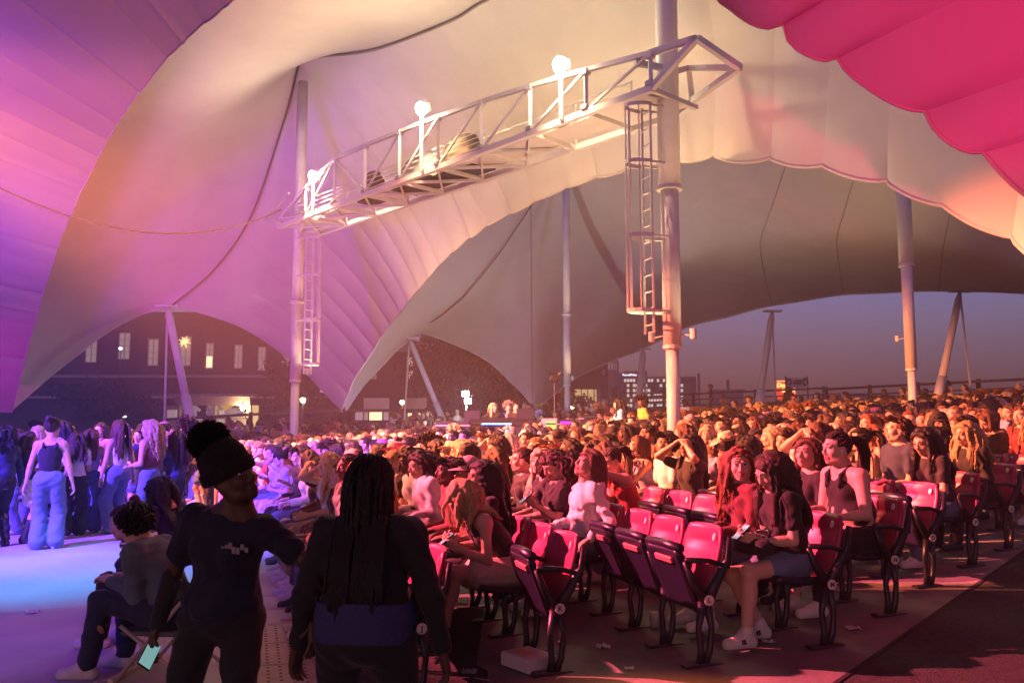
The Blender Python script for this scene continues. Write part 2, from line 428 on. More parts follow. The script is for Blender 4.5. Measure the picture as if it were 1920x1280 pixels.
# ---- far canopy over the back of the house
NT = 261
G0 = spline(pxs([(650, 768, 38), (690, 712, 39), (740, 660, 40), (787, 620, 40.5), (830, 636, 41.5), (880, 656, 42.5), (930, 688, 43.2), (972, 730, 43.8), (1003, 765, 44),
     (1030, 747, 46), (1070, 716, 47.5), (1110, 693, 48.5), (1160, 671, 49), (1205, 655, 49), (1280, 616, 47), (1365, 592, 44), (1450, 573, 42), (1560, 556, 39.4), (1700, 545, 36.5),
     (1800, 544, 35), (1920, 548, 33.5), (2250, 580, 30)]), NT, {3: 40, 8: 96})
F0 = spline(pxs([(635, 740, 38), (665, 670, 38.6), (720, 610, 39), (862, 560, 39.5), (905, 560, 40), (940, 570, 40.5), (970, 590, 41), (990, 610, 41.6), (1005, 630, 42),
     (1030, 640, 43.6), (1070, 630, 44.6), (1110, 600, 44.4), (1160, 560, 43), (1205, 530, 41), (1280, 494, 38), (1365, 466, 36), (1450, 452, 34), (1560, 446, 32), (1700, 454, 30.3),
     (1800, 474, 29), (1920, 512, 28), (2250, 640, 25)]), NT, {3: 40, 8: 96})
T0 = spline(pxs([(600, 735, 37.5), (620, 640, 38), (680, 540, 38.2), (1030, 330, 37.5), (1040, 310, 37.4), (1050, 290, 37.3), (1055, 275, 37.2), (1058, 262, 37.1), (1060, 250, 37),
     (1070, 248, 36.6), (1090, 245, 36), (1130, 240, 35), (1180, 230, 34), (1230, 220, 33), (1330, 200, 31), (1420, 180, 29.4), (1500, 160, 28), (1580, 140, 26.6), (1680, 120, 25),
     (1800, 110, 23.5), (1950, 110, 22), (2300, 160, 19)]), NT, {3: 40, 8: 96})
vA = np.linspace(0, 1, 26)[None, :, None]; vB = np.linspace(0, 1, 36)[None, 1:, None]
GT = np.concatenate([G0[:, None]*(1-vA)+F0[:, None]*vA, F0[:, None]*(1-vB)+T0[:, None]*vB], 1)
fx = np.zeros(GT.shape[:2], bool); fx[0] = fx[-1] = True; fx[:, 0] = fx[:, -1] = True; fx[:, 25] = True
GT = relax(GT, 120, fx); fx[:, 25] = False; GT = relax(GT, 10, fx)
GT = GT + normals(GT)*(vnoise(GT.shape[:2], (26, 4), 9)*0.12)[..., None]
sT = [0, 20, 40, 68, 96, 118, 140, 162, 182, 200, 220, 240, NT-1]
far_tent = thing('tent_canopy', 'far taupe canopy behind the scalloped edge, open to the dusk sky', 'canopy', group='tensile canopies')
cloth_parts(GT, sT, M_canvas, far_tent)
rope(GT[:, 0], 0.05, 'hem', M_canvas, far_tent)
ri = rope(pxs([(787, 618, 40.2), (830, 590, 39.7), (868, 558, 39.2), (905, 515, 38.8), (940, 470, 38.4), (1008, 368, 37.4)]), 0.028, 'ridge_cable', M_rope, far_tent)
for uu_ in (182, 200, 220):
    rope(GT[uu_]+normals(GT)[uu_]*0.03, 0.006, 'seam_cord', M_rope, far_tent, 4)

# ================================================================== masts, struts, catwalk
def seg_mast(name, label, base, segs, lean=(0, 0)):
    t = thing(name, label, 'mast', base, group='white masts')
    for i, (z0, z1, r) in enumerate(segs):
        mb = MB(); mb.lathe([(r, z0), (r, z1)] , n=20)
        o = mb.build('mast_tube', M_paint, t, smooth=False)
        me = o.data
        for p in me.polygons: p.use_smooth = len(p.vertices) == 4
        if i < len(segs)-1:
            mb = MB(); mb.lathe([(r*1.0, z1-0.02), (r*1.35+0.01, z1-0.015), (r*1.35+0.01, z1+0.05), (r*1.05, z1+0.055)], n=20); mb.build('collar', M_paint, o)
    return t
def ladder(parent, x, y, z0, z1, dirv, cage_z0, w=0.32, depth=0.42, hoops=None, rung=0.30):
    "ladder with a safety cage fixed to a mast; dirv points from the mast outwards"
    d = Vector((dirv[0], dirv[1], 0)).normalized(); s = Vector((-d.y, d.x, 0))
    L = bpy.data.objects.new('ladder', None); COL.objects.link(L); L.parent = parent
    b = Vector((x, y, 0))
    for sg in (-1, 1):
        mb = MB(); mb.tube([b+s*sg*w/2+Vector((0, 0, z0)), b+s*sg*w/2+Vector((0, 0, z1))], 0.026, 4, square=True); mb.build('rail', M_paint, L)
    z = z0+0.15; rmb = MB(); rmb.tube([-s*w/2, s*w/2], 0.014, 6); rme = None
    while z < z1:
        if rme is None: o = rmb.build('rung', M_paint, L); rme = o.data
        else: o = link('rung', rme, L)
        o.location = b+Vector((0, 0, z)); z += rung
    zs = []; z = cage_z0
    while z < z1-0.1: zs.append(z); z += 1.35
    zs.append(z1-0.05)
    def arc(zz):
        return [b+s*(w*0.5*math.cos(a)*1.35)+d*(depth*max(0, math.sin(a)))+Vector((0, 0, zz)) for a in [math.pi*i/10 for i in range(11)]]
    for zz in zs:
        A = arc(zz); V = []
        for p in A: V += [p-Vector((0, 0, 0.035)), p+Vector((0, 0, 0.035))]
        F1 = [(2*i, 2*i+2, 2*i+3, 2*i+1) for i in range(10)]
        mb = MB(); mb.add(V, F1); A2 = [p+d*0.012 for p in V]; mb.add(A2, [tuple(reversed(f)) for f in F1]); mb.build('cage_hoop', M_paint, L)
        for sg in (-1, 1): mb = MB(); mb.tube([b+s*sg*w/2+Vector((0, 0, zz)), b+s*sg*w/2-d*0.36+Vector((0, 0, zz))], 0.028, 4, square=True); mb.build('bracket', M_paint, L)
    for i in (2, 4, 5, 6, 8):
        mb = MB(); A = arc(0)
        mb.tube([A[i]+Vector((0, 0, zs[0])), A[i]+Vector((0, 0, zs[-1]))], 0.015, 4, square=True); mb.build('cage_bar', M_paint, L)
    return L
MRB = Vector((2.87, 15.2, ground_z(2.87, 15.2)))
mast_r = seg_mast('mast', 'thick white mast with a caged ladder at the right end of the catwalk', MRB, [(0, 3.05-MRB.z, 0.118), (3.05-MRB.z, 5.95-MRB.z, 0.165), (5.95-MRB.z, 12.6, 0.205)])
ladder(mast_r, -0.42, -0.10, 3.3-MRB.z, 7.5-MRB.z, (-1, -0.35), 3.7-MRB.z)
MLB = Vector((-6.58, 25.9, ground_z(-6.58, 25.9)))
mast_l = seg_mast('mast', 'white mast with caged ladder carrying the far left end of the catwalk', MLB, [(0, 3.0, 0.125), (3.0, 5.4, 0.165), (5.4, 12.4, 0.165)])
ladder(mast_l, 0.42, -0.25, 3.2, 7.4, (0.9, -0.5), 3.5)
M3 = px(1064, 770, 37); M3.z = ground_z(M3.x, M3.y)
seg_mast('mast', 'slim white mast beyond the sound desk under the far canopy', M3, [(0, 3.4-M3.z, 0.125), (3.4-M3.z, 6.5-M3.z, 0.16), (6.5-M3.z, 12.5, 0.155)])
M4 = px(1712, 760, 25); M4.z = ground_z(M4.x, M4.y)
seg_mast('mast', 'stepped white mast standing in the crowd near the right edge', M4, [(0, 3.3-M4.z, 0.115), (3.3-M4.z, 6.4-M4.z, 0.16), (6.4-M4.z, 11.0, 0.21)])

M_can = mat('added_uplight_glow', (1, 0.9, 0.8), emit=(1.0, 0.78, 0.55), estr=14)
def added_uplight(mast, z, az, energy, r=0.42, tilt=0.7):
    "added can lamp on a mast, made up to brighten the cloth above"
    d = Vector((math.cos(az), math.sin(az), 0)); L = bpy.data.objects.new('added_uplight', None); COL.objects.link(L); L.parent = mast; L.location = d*r+Vector((0, 0, z))
    mb = MB(); mb.lathe([(0.04, -0.12), (0.06, -0.10), (0.065, 0.06), (0.06, 0.07)], n=12); mb.build('can', M_paint, L)
    mb = MB(); mb.lathe([(0.05, 0.05), (0.05, 0.055)], n=12); mb.build('lens', M_can, L)
    mb = MB(); mb.tube([(0, 0, -0.05), tuple(-d*r)], 0.015, 6); mb.build('clamp', M_paint, L)
    l = bpy.data.lights.new('added_uplight_lamp', 'SPOT'); l.energy = energy; l.color = (1.0, 0.66, 0.36); l.spot_size = R(125); l.spot_blend = 1.0; l.shadow_soft_size = 0.6
    o = bpy.data.objects.new('added_uplight_lamp', l); COL.objects.link(o); o.parent = L; o.location = (0, 0, 0.12); o.rotation_euler = (Vector((d.x*tilt, d.y*tilt, 1))).to_track_quat('-Z', 'Y').to_euler()
added_uplight(mast_r, 3.3-MRB.z, R(140), 1250); added_uplight(mast_r, 3.3-MRB.z, R(-40), 420); added_uplight(mast_l, 3.3, R(-20), 900)  # made-up lamps on the masts, added to brighten the canopy evenly
added_uplight(bpy.data.objects['mast.002'], 3.0, R(-60), 600); added_uplight(bpy.data.objects['mast.003'], 3.2, R(120), 560)
def strut(a, b, r, label, thin=None):
    a, b = Vector(a), Vector(b)
    t = thing('strut', label, 'strut', (b.x, b.y, b.z), group='leaning tent struts')
    a = a-b; b0 = Vector((0, 0, 0))
    mb = MB(); m = a*0.28; mb.tube([b0, m], r*1.15, 12); mb.build('strut_foot', M_paint, t, smooth=True)
    mb = MB(); mb.tube([m*0.98, a*0.93, a], [r*0.95, r*0.95, r*0.4], 12); mb.build('strut_tube', M_paint, t, smooth=True)
    mb = MB(); mb.box(a+Vector((0, 0, 0.05)), (0.9, 0.25, 0.10)); mb.build('head_plate', M_paint, t)
    if thin is not None:
        q = Vector(thin)-Vector(t.location); mb = MB(); mb.tube([a, q], 0.045, 6); mb.build('guy_tube', M_paint, t)
strut(px(314, 576, 33), px(362, 812, 32), 0.16, 'pale strut leaning under the left canopy arch in front of the brick building', px(308, 800, 33.5))
strut(px(768, 636, 40), px(838, 805, 38), 0.13, 'pale strut leaning beside the white work light', px(758, 790, 41))
strut(px(1206, 656, 49), px(1195, 790, 47), 0.20, 'short strut in front of the office block under the far canopy', px(1213, 770, 50))
strut(px(1448, 585, 42), px(1418, 790, 40), 0.17, 'leaning strut beside the red lit sign', px(1455, 770, 43))
strut(px(1800, 548, 35), px(1752, 775, 33), 0.15, 'leaning strut by the fence near the right edge', px(1822, 745, 37))

# ---- catwalk truss
NL, NR = px(525, 420, 25.0), px(1220, 147, 14.6); NL.z = NR.z = 7.6
tdir = (NR-NL).normalized(); tn = Vector((-tdir.y, tdir.x, 0)); tn = tn if tn.y > 0 else -tn
LEN = (NR-NL).length; WID = 1.35
truss = thing('catwalk_truss', 'white steel catwalk truss spanning between two masts', 'catwalk')
def tp_(s, far=0.0, h=0.0): return NL + tdir*s + tn*far*WID + Vector((0, 0, h))
def bar(name, a, b, r=0.055, parent=truss, sq=True):
    mb = MB(); mb.tube([a, b], r, 4 if sq else 8, square=sq); return mb.build(name, M_paint, parent)
def top_h(s):
    u = s/LEN
    return 0.22+1.10*min(1, u/0.22)**0.8 if u < 0.22 else 1.32-0.66*((u-0.22)/0.78)**2.2
bar('bottom_chord', tp_(-0.1), tp_(LEN+0.05), 0.085); bar('bottom_chord', tp_(-0.1, 1), tp_(LEN-0.6, 1), 0.085)
NBAY = 9
for i in range(NBAY):
    a, b = LEN*i/NBAY, LEN*(i+1)/NBAY
    bar('top_chord', tp_(a, 0, top_h(a)), tp_(b, 0, top_h(b)), 0.062)
    bar('post', tp_(b, 0, 0), tp_(b, 0, top_h(b)), 0.05)
    if i % 2 == 0: bar('diagonal', tp_(a, 0, top_h(a)), tp_(b, 0, 0.05), 0.032) if i < 4 else bar('diagonal', tp_(a, 0, 0.05), tp_(b, 0, top_h(b)), 0.032)
    else: bar('diagonal', tp_(a, 0, 0.05), tp_(b, 0, top_h(b)), 0.032)
    bar('cross_beam', tp_(b, 0, 0), tp_(b, 1, 0), 0.06)
    if i < NBAY-2: bar('floor_brace', tp_(a, 0, -0.02), tp_(b, 1, -0.02), 0.045); bar('floor_brace', tp_(a, 1, -0.03), tp_(b, 0, -0.03), 0.03)
    if i in (0, 1, 3, 5, 6, 7, 8):
        mb = MB(); c = (tp_(a, 0.5, 0.06)+tp_(b, 0.5, 0.06))/2
        rot = Matrix.Rotation(math.atan2(tdir.y, tdir.x), 3, 'Z'); mb.box(c, (b-a-0.02, WID*(0.9 if i in (0, 8) else 0.55), 0.03), rot)
        mb.build('deck_panel', M_paint, truss)
    for h in (0.18, 0.30, 0.42, 0.54):
        if i < 6: bar('railing', tp_(a, 0.08, h), tp_(b, 0.08, h), 0.012)
    if i < 8:
        bar('railing', tp_(a, 1, 1.0), tp_(b, 1, 1.0), 0.02)
        bar('post', tp_(b, 1, 0), tp_(b, 1, 1.0), 0.022)
# power cables tied along the near chord, clamps at the posts
for lane in (0, 1):
    pts_ = []
    for i in range(NBAY*8+1):
        s_ = LEN*i/(NBAY*8); sag_ = 0.07*math.sin(math.pi*((i % 8)/8.0))*(1+0.5*((i//8+lane) % 3)); pts_.append(tp_(s_, 0.03+0.05*lane, 0.13-sag_-0.03*lane))
    mb = MB(); mb.tube(pts_, 0.013, 5); mb.build('power_cable', M_black, truss, smooth=True)
for i in range(1, NBAY+1):
    mb = MB(); mb.box(tp_(LEN*i/NBAY, 0, 0.10), (0.16, 0.16, 0.10), Matrix.Rotation(math.atan2(tdir.y, tdir.x), 3, 'Z'), bev=0.015); mb.build('clamp', M_steel, truss)
    mb = MB(); mb.box(tp_(LEN*i/NBAY, 0, top_h(LEN*i/NBAY)-0.04), (0.14, 0.13, 0.12), Matrix.Rotation(math.atan2(tdir.y, tdir.x), 3, 'Z'), bev=0.015); mb.build('clamp', M_paint, truss)
# pointed ends
P0 = px(496, 413, 26.2)
bar('end_frame', tp_(0), P0, 0.06); bar('end_frame', tp_(0, 1), P0, 0.06); bar('end_frame', P0, tp_(0.5, 0, 0.9), 0.04)
Pa, Pb, Pc, Pd = px(1306, 72, 13.9), px(1387, 127, 14.2), px(1297, 190, 16.0), px(1290, 128, 15.9)
for a, b in ((tp_(LEN), Pa), (Pa, Pb), (Pb, Pc), (Pb, Pd), (Pd, Pc), (tp_(LEN, 0, top_h(LEN)), Pa), (Pc, tp_(LEN-0.6, 1)), (Pd, Vector((2.95, 15.3, 8.2)))):
    bar('end_frame', a, b, 0.075)
for q in (0, 1):
    bar('mast_bracket', tp_(LEN-0.35, 0, 0.05+0.55*q), Vector((2.8, 15.1, 7.65+0.55*q)), 0.07)
    bar('mast_bracket', tp_(0.9, 0.5*q+0.2, 0), Vector((-6.58, 25.9, 7.62)), 0.07)

# ---- three floodlights on the catwalk
M_glow = mat('flood_lens', (1, 0.9, 0.7), emit=(1.0, 0.86, 0.55), estr=400)
M_white = mat('white_enamel', (0.75, 0.74, 0.72), 0.4)
FLOODS = [('leftmost of the three lit floodlights on the catwalk', 588, 331), ('middle of the three lit floodlights on the catwalk', 791, 204), ('rightmost of the three lit floodlights on the catwalk', 1051, 122)]
for lab, x, y in FLOODS:
    # place it on the near side of the truss at the right position along it
    best = min((abs((CX+F_PX*(p.x)/(p.y*math.cos(PITCH)+(p.z-CAMZ)*math.sin(PITCH)))-x), s) for s in np.linspace(0, LEN, 300) for p in [tp_(s, -0.06, 1.2)])[1]
    p = px(x, y, tp_(best, -0.10).y)
    t = thing('floodlight', lab, 'floodlight', p, group='catwalk floodlights')
    out = Vector((-tn.x, -tn.y, -0.35)).normalized()
    rot = out.to_track_quat('Z', 'Y').to_matrix()
    mb = MB(); mb.box(tuple(out*-0.10), (0.26, 0.22, 0.18), rot, bev=0.03); mb.build('housing', M_white, t)
    mb = MB(); mb.lathe([(0.15, 0.0), (0.165, 0.03), (0.12, 0.09), (0.03, 0.12)], rot=rot, n=16); mb.build('lens', M_glow, t)
    mb = MB(); mb.tube([Vector((0, 0, -0.05)), Vector((0, 0, -(p.z-7.6))) ], 0.05, 4, square=True); mb.build('pole', M_paint, t)
    for kind_, e_, dn in (('POINT', {588: 12, 791: 45, 1051: 60}[x], 0.0), ('SPOT', 1500, 1.0)):
        l = bpy.data.lights.new('flood_lamp', kind_); l.energy = e_; l.color = (1.0, 0.64, 0.40) if dn == 0 else (1.0, 0.56, 0.26); l.shadow_soft_size = 0.12
        o = bpy.data.objects.new('flood_lamp', l); COL.objects.link(o); o.parent = t; o.location = out*0.28
        if dn: l.spot_size = R(100); l.spot_blend = 0.8; o.rotation_euler = (Vector((6.0, 3.0, -p.z))).to_track_quat('-Z', 'Y').to_euler()
# equipment parked on the deck
def lump(name, label, cat, s, far, dims, seed, m):
    p = tp_(s, far, 0.08); t = thing(name, label, cat, p, math.atan2(tdir.y, tdir.x))
    r = random.Random(seed); mb = MB(); prof = []
    for i in range(7):
        z = dims[2]*i/6; k = (1-0.55*(i/6)**2)
        prof.append((k, z))
    vs = []; fs = []; n = 14
    for k, z in prof:
        for j in range(n):
            a = 2*math.pi*j/n; q = 1+0.13*r.random()
            vs.append((dims[0]/2*k*q*math.copysign(abs(math.cos(a))**0.6, math.cos(a)), dims[1]/2*k*q*math.copysign(abs(math.sin(a))**0.6, math.sin(a)), z))
    for i in range(6):
        for j in range(n): j2 = (j+1) % n; fs.append((i*n+j, i*n+j2, (i+1)*n+j2, (i+1)*n+j))
    fs.append(tuple(range(6*n, 7*n))); mb.add(vs, fs); mb.build('cover', m, t, smooth=True)
    mb = MB(); mb.box((0, 0, -0.02), (dims[0]*1.02, dims[1]*1.02, 0.05)); mb.build('base', M_black, t)
M_cover = mat('dark_cover', (0.13, 0.105, 0.075), 0.85, noise=0.3, bump=0.5, bscale=6)
lump('covered_spotlight', 'large dark covered spotlight parked on the middle of the catwalk', 'spotlight', LEN*0.55, 0.6, (1.5, 0.7, 0.85), 1, M_cover)
lump('covered_spotlight', 'low blue grey covered spotlight beside the larger dark one on the catwalk', 'spotlight', LEN*0.44, 0.55, (1.6, 0.8, 0.75), 2, mat('blue_cover', (0.20, 0.22, 0.27), 0.7, noise=0.2))
lump('equipment_bag', 'small dark bag on the catwalk left of the middle floodlight', 'bag', LEN*0.295, 0.45, (0.8, 0.5, 0.75), 3, M_cover)
# slack cable from the catwalk to the left
cc = []
A_, B_ = px(528, 393, 25.6), px(-60, 322, 17)
for i in range(41):
    u = i/40; p = A_*(1-u)+B_*u; p.z -= 1.62*4*u*(1-u)*0.62; cc.append(p)
mb = MB(); mb.tube(cc, 0.022, 5); tag(mb.build('slack_cable', M_rope), 'dark slack cable drooping from the left end of the catwalk', 'cable')
for X_, Y0, Y1, D_ in ((995, 300, 762, 30),):
    mb = MB(); mb.tube([px(X_, Y0, D_), px(X_+3, Y1, D_)], 0.012, 5); tag(mb.build('hanging_wire', M_rope), 'thin dark wire hanging from the canopy edge to the sound desk', 'wire')
# ================================================================== background
M_glass = mat('dark_glass', (0.03, 0.035, 0.045), 0.08)
M_dimwin = mat('dim_window', (0.35, 0.33, 0.30), 0.3, emit=(1.0, 0.82, 0.62), estr=0.16)
M_litwin = mat('lit_window', (0.8, 0.7, 0.5), 0.4, emit=(1.0, 0.72, 0.34), estr=1.5)
M_coolwin = mat('office_window', (0.6, 0.6, 0.6), 0.3, emit=(1.0, 0.86, 0.70), estr=0.75, noise=0.6, nscale=0.6)
M_frame = mat('window_frame', (0.42, 0.38, 0.34), 0.6)
M_dkwall = mat('dark_wall', (0.06, 0.052, 0.05), 0.85, noise=0.3, nscale=0.5)
M_stone = mat('pale_stone', (0.33, 0.29, 0.26), 0.85, noise=0.25, nscale=0.7)
M_wood = mat('dark_timber', (0.07, 0.05, 0.04), 0.7, noise=0.3, nscale=8)

def window(parent, c, w, h, m, mull=2, trans=3, depth=0.12):
    f = MB(); f.box((c[0], c[1]-0.02, c[2]), (w, 0.05, h)); f = f.build('window', m, parent)
    for sx in (-1, 1):
        b = MB(); b.box((c[0]+sx*(w/2+0.05), c[1]-0.06, c[2]), (0.10, depth, h+0.2)); b.build('frame', M_frame, f)
    for sz in (-1, 1):
        b = MB(); b.box((c[0], c[1]-0.061, c[2]+sz*(h/2+0.05)), (w, depth, 0.10)); b.build('frame', M_frame, f)
    for i in range(1, mull):
        b = MB(); b.box((c[0]-w/2+w*i/mull, c[1]-0.07, c[2]), (0.06, 0.05, h)); b.build('mullion', M_frame, f)
    for i in range(1, trans):
        b = MB(); b.box((c[0], c[1]-0.071, c[2]-h/2+h*i/trans), (w, 0.05, 0.06)); b.build('mullion', M_frame, f)
    return f
def facade(t, x0, x1, z0, z1, y, wins, m, depth=8.0):
    "a wall with real openings cut round the windows (grid of blocks)"
    xs = sorted(set([x0, x1] + [v for w in wins for v in (w[0]-w[2]/2, w[0]+w[2]/2)]))
    zs = sorted(set([z0, z1] + [v for w in wins for v in (w[1]-w[3]/2, w[1]+w[3]/2)]))
    V = []; Fs = []
    mb = MB()
    for i in range(len(xs)-1):
        for j in range(len(zs)-1):
            cx, cz = 0.5*(xs[i]+xs[i+1]), 0.5*(zs[j]+zs[j+1])
            hole = any(abs(cx-w[0]) < w[2]/2 and abs(cz-w[1]) < w[3]/2 for w in wins)
            yy = y+0.28 if hole else y
            mb.add([(xs[i], yy, zs[j]), (xs[i+1], yy, zs[j]), (xs[i+1], yy, zs[j+1]), (xs[i], yy, zs[j+1])], [(0, 1, 2, 3)])
    for w in wins:
        a, b, c, d = w[0]-w[2]/2, w[0]+w[2]/2, w[1]-w[3]/2, w[1]+w[3]/2
        mb.add([(a, y, c), (b, y, c), (b, y, d), (a, y, d), (a, y+0.28, c), (b, y+0.28, c), (b, y+0.28, d), (a, y+0.28, d)],
               [(0, 4, 5, 1), (1, 5, 6, 2), (2, 6, 7, 3), (3, 7, 4, 0)])
    mb.add([(x0, y, z0), (x0, y+depth, z0), (x0, y+depth, z1), (x0, y, z1), (x1, y, z0), (x1, y+depth, z0), (x1, y+depth, z1), (x1, y, z1)],
           [(0, 3, 2, 1), (4, 5, 6, 7), (3, 7, 6, 2), (1, 2, 6, 5)])
    return mb.build('wall', m, t)
# ---- brick building beyond the left arch
DB = 74.0
bl = thing('brick_building', 'dark brick building with tall windows beyond the left canopy arch', 'building')
wins = []
for (x, y, w, h, k) in ((170, 652, 24, 56, 0), (232, 648, 24, 52, 0), (286, 660, 22, 52, 0), (347, 658, 22, 56, 0), (392, 667, 17, 50, 1), (446, 668, 17, 46, 0), (490, 672, 16, 46, 0), (535, 676, 16, 46, 0),
                        (100, 650, 24, 54, 0)):
    p = px(x, y, DB); s = DB/F_PX; wins.append((p.x, p.z, w*s, h*s, k))
zb = 0.2; facade(bl, px(-160, 700, DB).x, px(640, 700, DB).x, zb, px(0, 585, DB).z, DB, wins, M_brick)
for (x, z, w, h, k) in wins:
    window(bl, (x, DB+0.22, z), w-0.2, h-0.2, M_dimwin, 2, 4)
    if k:
        mb = MB(); mb.box((x-0.0, DB+0.10, z-h*0.22), (w*0.62, 0.03, h*0.42)); mb.build('lit_pane', M_litwin, bl)
for zz in (6.0, 4.2):
    mb = MB(); mb.box((px(240, 700, DB).x, DB-0.15, zz), (36.5, 0.3, 0.22)); mb.build('string_course', M_stone, bl)
# chandelier seen in the window of the brick building
ch = px(346, 641, DB-0.3)
t = thing('chandelier', 'glowing star shaped chandelier in a window of the brick building', 'chandelier', ch)
for i in range(14):
    a = i*2.399; z = 1-2*(i+0.5)/14; r = math.sqrt(1-z*z); d = Vector((r*math.cos(a), r*math.sin(a)*0.5, z))
    mb = MB(); mb.tube([d*0.12, d*0.55], [0.08, 0.03], 5); mb.build('arm', mat('lamp_glow', (1, 0.8, 0.4), emit=(1.0, 0.66, 0.26), estr=1.4), t)
# ---- darker wing seen in the middle opening
D2 = 86.0
bw = thing('brick_building', 'dark building wing with a pale cornice behind the white work light', 'building')
wins = []
for (x, y, w, h) in ((768, 690, 13, 42), (700, 690, 13, 42), (830, 694, 13, 42), (895, 694, 13, 42)):
    p = px(x, y, D2); s = D2/F_PX; wins.append((p.x, p.z, w*s, h*s))
facade(bw, px(640, 700, D2).x, px(985, 700, D2).x, 0.2, px(0, 640, D2).z, D2, wins, M_dkwall)
for i, (x, z, w, h) in enumerate(wins): window(bw, (x, D2+0.22, z), w-0.15, h-0.15, M_coolwin if i == 0 else M_dimwin, 3, 1)
mb = MB(); mb.box(((px(640, 0, D2).x+px(985, 0, D2).x)/2, D2-0.4, px(0, 652, D2).z), (18.4, 0.9, 0.8)); mb.build('cornice', M_stone, bw)
mb = MB(); mb.box((px(822, 0, D2).x, D2+2, px(0, 634, D2).z), (3.2, 2.0, 2.2)); mb.build('roof_hut', M_dkwall, bw)
mb = MB(); mb.box((px(822, 0, D2).x, D2+0.98, px(0, 635, D2).z), (0.3, 0.03, 0.5)); mb.build('roof_window', M_litwin, bw)
# ---- rounded pavilion with a big lit window
D3 = 95.0; s3 = D3/F_PX
bp = thing('rounded_building', 'rounded stone building with a large lit window under the far canopy', 'building')
x0, x1 = px(1068, 0, D3).x, px(1132, 0, D3).x; z1 = px(0, 676, D3).z; z0 = 0.5
wc = px(1102, 741, D3)
facade(bp, x0, x1, z0, z1, D3, [(wc.x, wc.z, 48*s3, 23*s3)], M_dkwall)
wlit = MB(); wlit.box((wc.x, D3+0.2, wc.z), (48*s3, 0.04, 23*s3)); wlit = wlit.build('window', mat('lit_room', (0.7, 0.6, 0.3), emit=(1.0, 0.66, 0.28), estr=0.55, noise=0.5, nscale=0.5), bp)
for i in range(1, 4):
    mb = MB(); mb.box((wc.x-24*s3+12*s3*i, D3+0.1, wc.z), (0.10, 0.06, 23*s3)); mb.build('mullion', M_black, wlit)
cyl = px(1132, 720, D3); rr = 33*s3
mb = MB(); mb.lathe([(rr, z0), (rr, z1-1.6), (rr*1.01, z1-1.6), (rr*1.01, z1-1.0)], (cyl.x, D3+rr, 0), 28); mb.build('tower', M_stone, bp)
mb = MB()
for i in range(28):
    a = 2*math.pi*i/28; mb.tube([(cyl.x+rr*0.97*math.cos(a), D3+rr+rr*0.97*math.sin(a), z1-1.0), (cyl.x+rr*0.97*math.cos(a), D3+rr+rr*0.97*math.sin(a), z1+0.1)], 0.05, 4)
mb.tube([(cyl.x+rr*0.97*math.cos(2*math.pi*i/28), D3+rr+rr*0.97*math.sin(2*math.pi*i/28), z1+0.1) for i in range(29)], 0.06, 4)
o = mb.build('roof_railing', M_stone, bp); o['kind'] = 'stuff'
for x in (1150, 1160):
    mb = MB(); p = px(x, 738, D3-0.02); mb.box((p.x, D3+rr*0.16, p.z), (5*s3, 1.2, 26*s3)); mb.build('dark_opening', M_glass, bp)
mb = MB(); mb.box((px(1110, 0, D3).x, D3-1.0, px(0, 757, D3).z), (100*s3, 1.6, 0.5)); mb.build('terrace', M_stone, bp)
# ---- office block with rows of lit windows
D4 = 165.0; s4 = D4/F_PX
ob = thing('office_block', 'distant office block with rows of lit windows and a glowing roof sign', 'building')
xa, xb = px(1163, 0, D4).x, px(1290, 0, D4).x; za, zb4 = 2.0, px(0, 706, D4).z
mb = MB(); mb.box(((xa+xb)/2, D4+10, (za+zb4)/2), (xb-xa, 20, zb4-za)); mb.build('wall', M_dkwall, ob)
mb = MB(); mb.box((px(1186, 0, D4).x, D4+9, px(0, 700, D4).z), (44*s4, 12, 13*s4)); mb.build('penthouse', M_dkwall, ob)
wr_ = random.Random(3)
for r in range(6):
    for c in range(20):
        x = 1172+c*5.6; y = 713+r*9.4
        if x > 1285: break
        p = px(x, y, D4)
        mb = MB(); mb.box((p.x, D4-0.06, p.z), (4.3*s4, 0.12, 5.4*s4)); mb.build('window', M_coolwin if wr_.random() < 0.62 else M_glass, ob)
    mb = MB(); p = px(1227, 717.5+r*9.4, D4); mb.box((p.x, D4-0.3, p.z), (xb-xa, 0.6, 1.6*s4)); mb.build('floor_band', M_dkwall, ob)
def text(s, p, size, m, name, parent=None, bold=0.0, shear=0.0, rz=0.0, align='CENTER', ext=0.02):
    c = bpy.data.curves.new(name, 'FONT'); c.body = s; c.size = size; c.align_x = align; c.align_y = 'CENTER'; c.extrude = ext; c.offset = bold; c.shear = shear
    o = bpy.data.objects.new(name, c); COL.objects.link(o); me = bpy.data.meshes.new_from_object(o.evaluated_get(bpy.context.evaluated_depsgraph_get())); bpy.data.objects.remove(o)
    me.materials.clear(); me.materials.append(m); o = link(name, me); o.location = p; o.rotation_euler = (math.pi/2, 0, rz)
    if parent: o.parent = parent
    return o
M_signw = mat('sign_white', (1, 1, 1), emit=(0.80, 0.84, 1.0), estr=1.6)
p = px(1184, 701, D4)
text('RowePrice', (p.x, D4+2.7, p.z), 6.2*s4, M_signw, 'sign_lettering', ob, bold=0.012, ext=0.1)
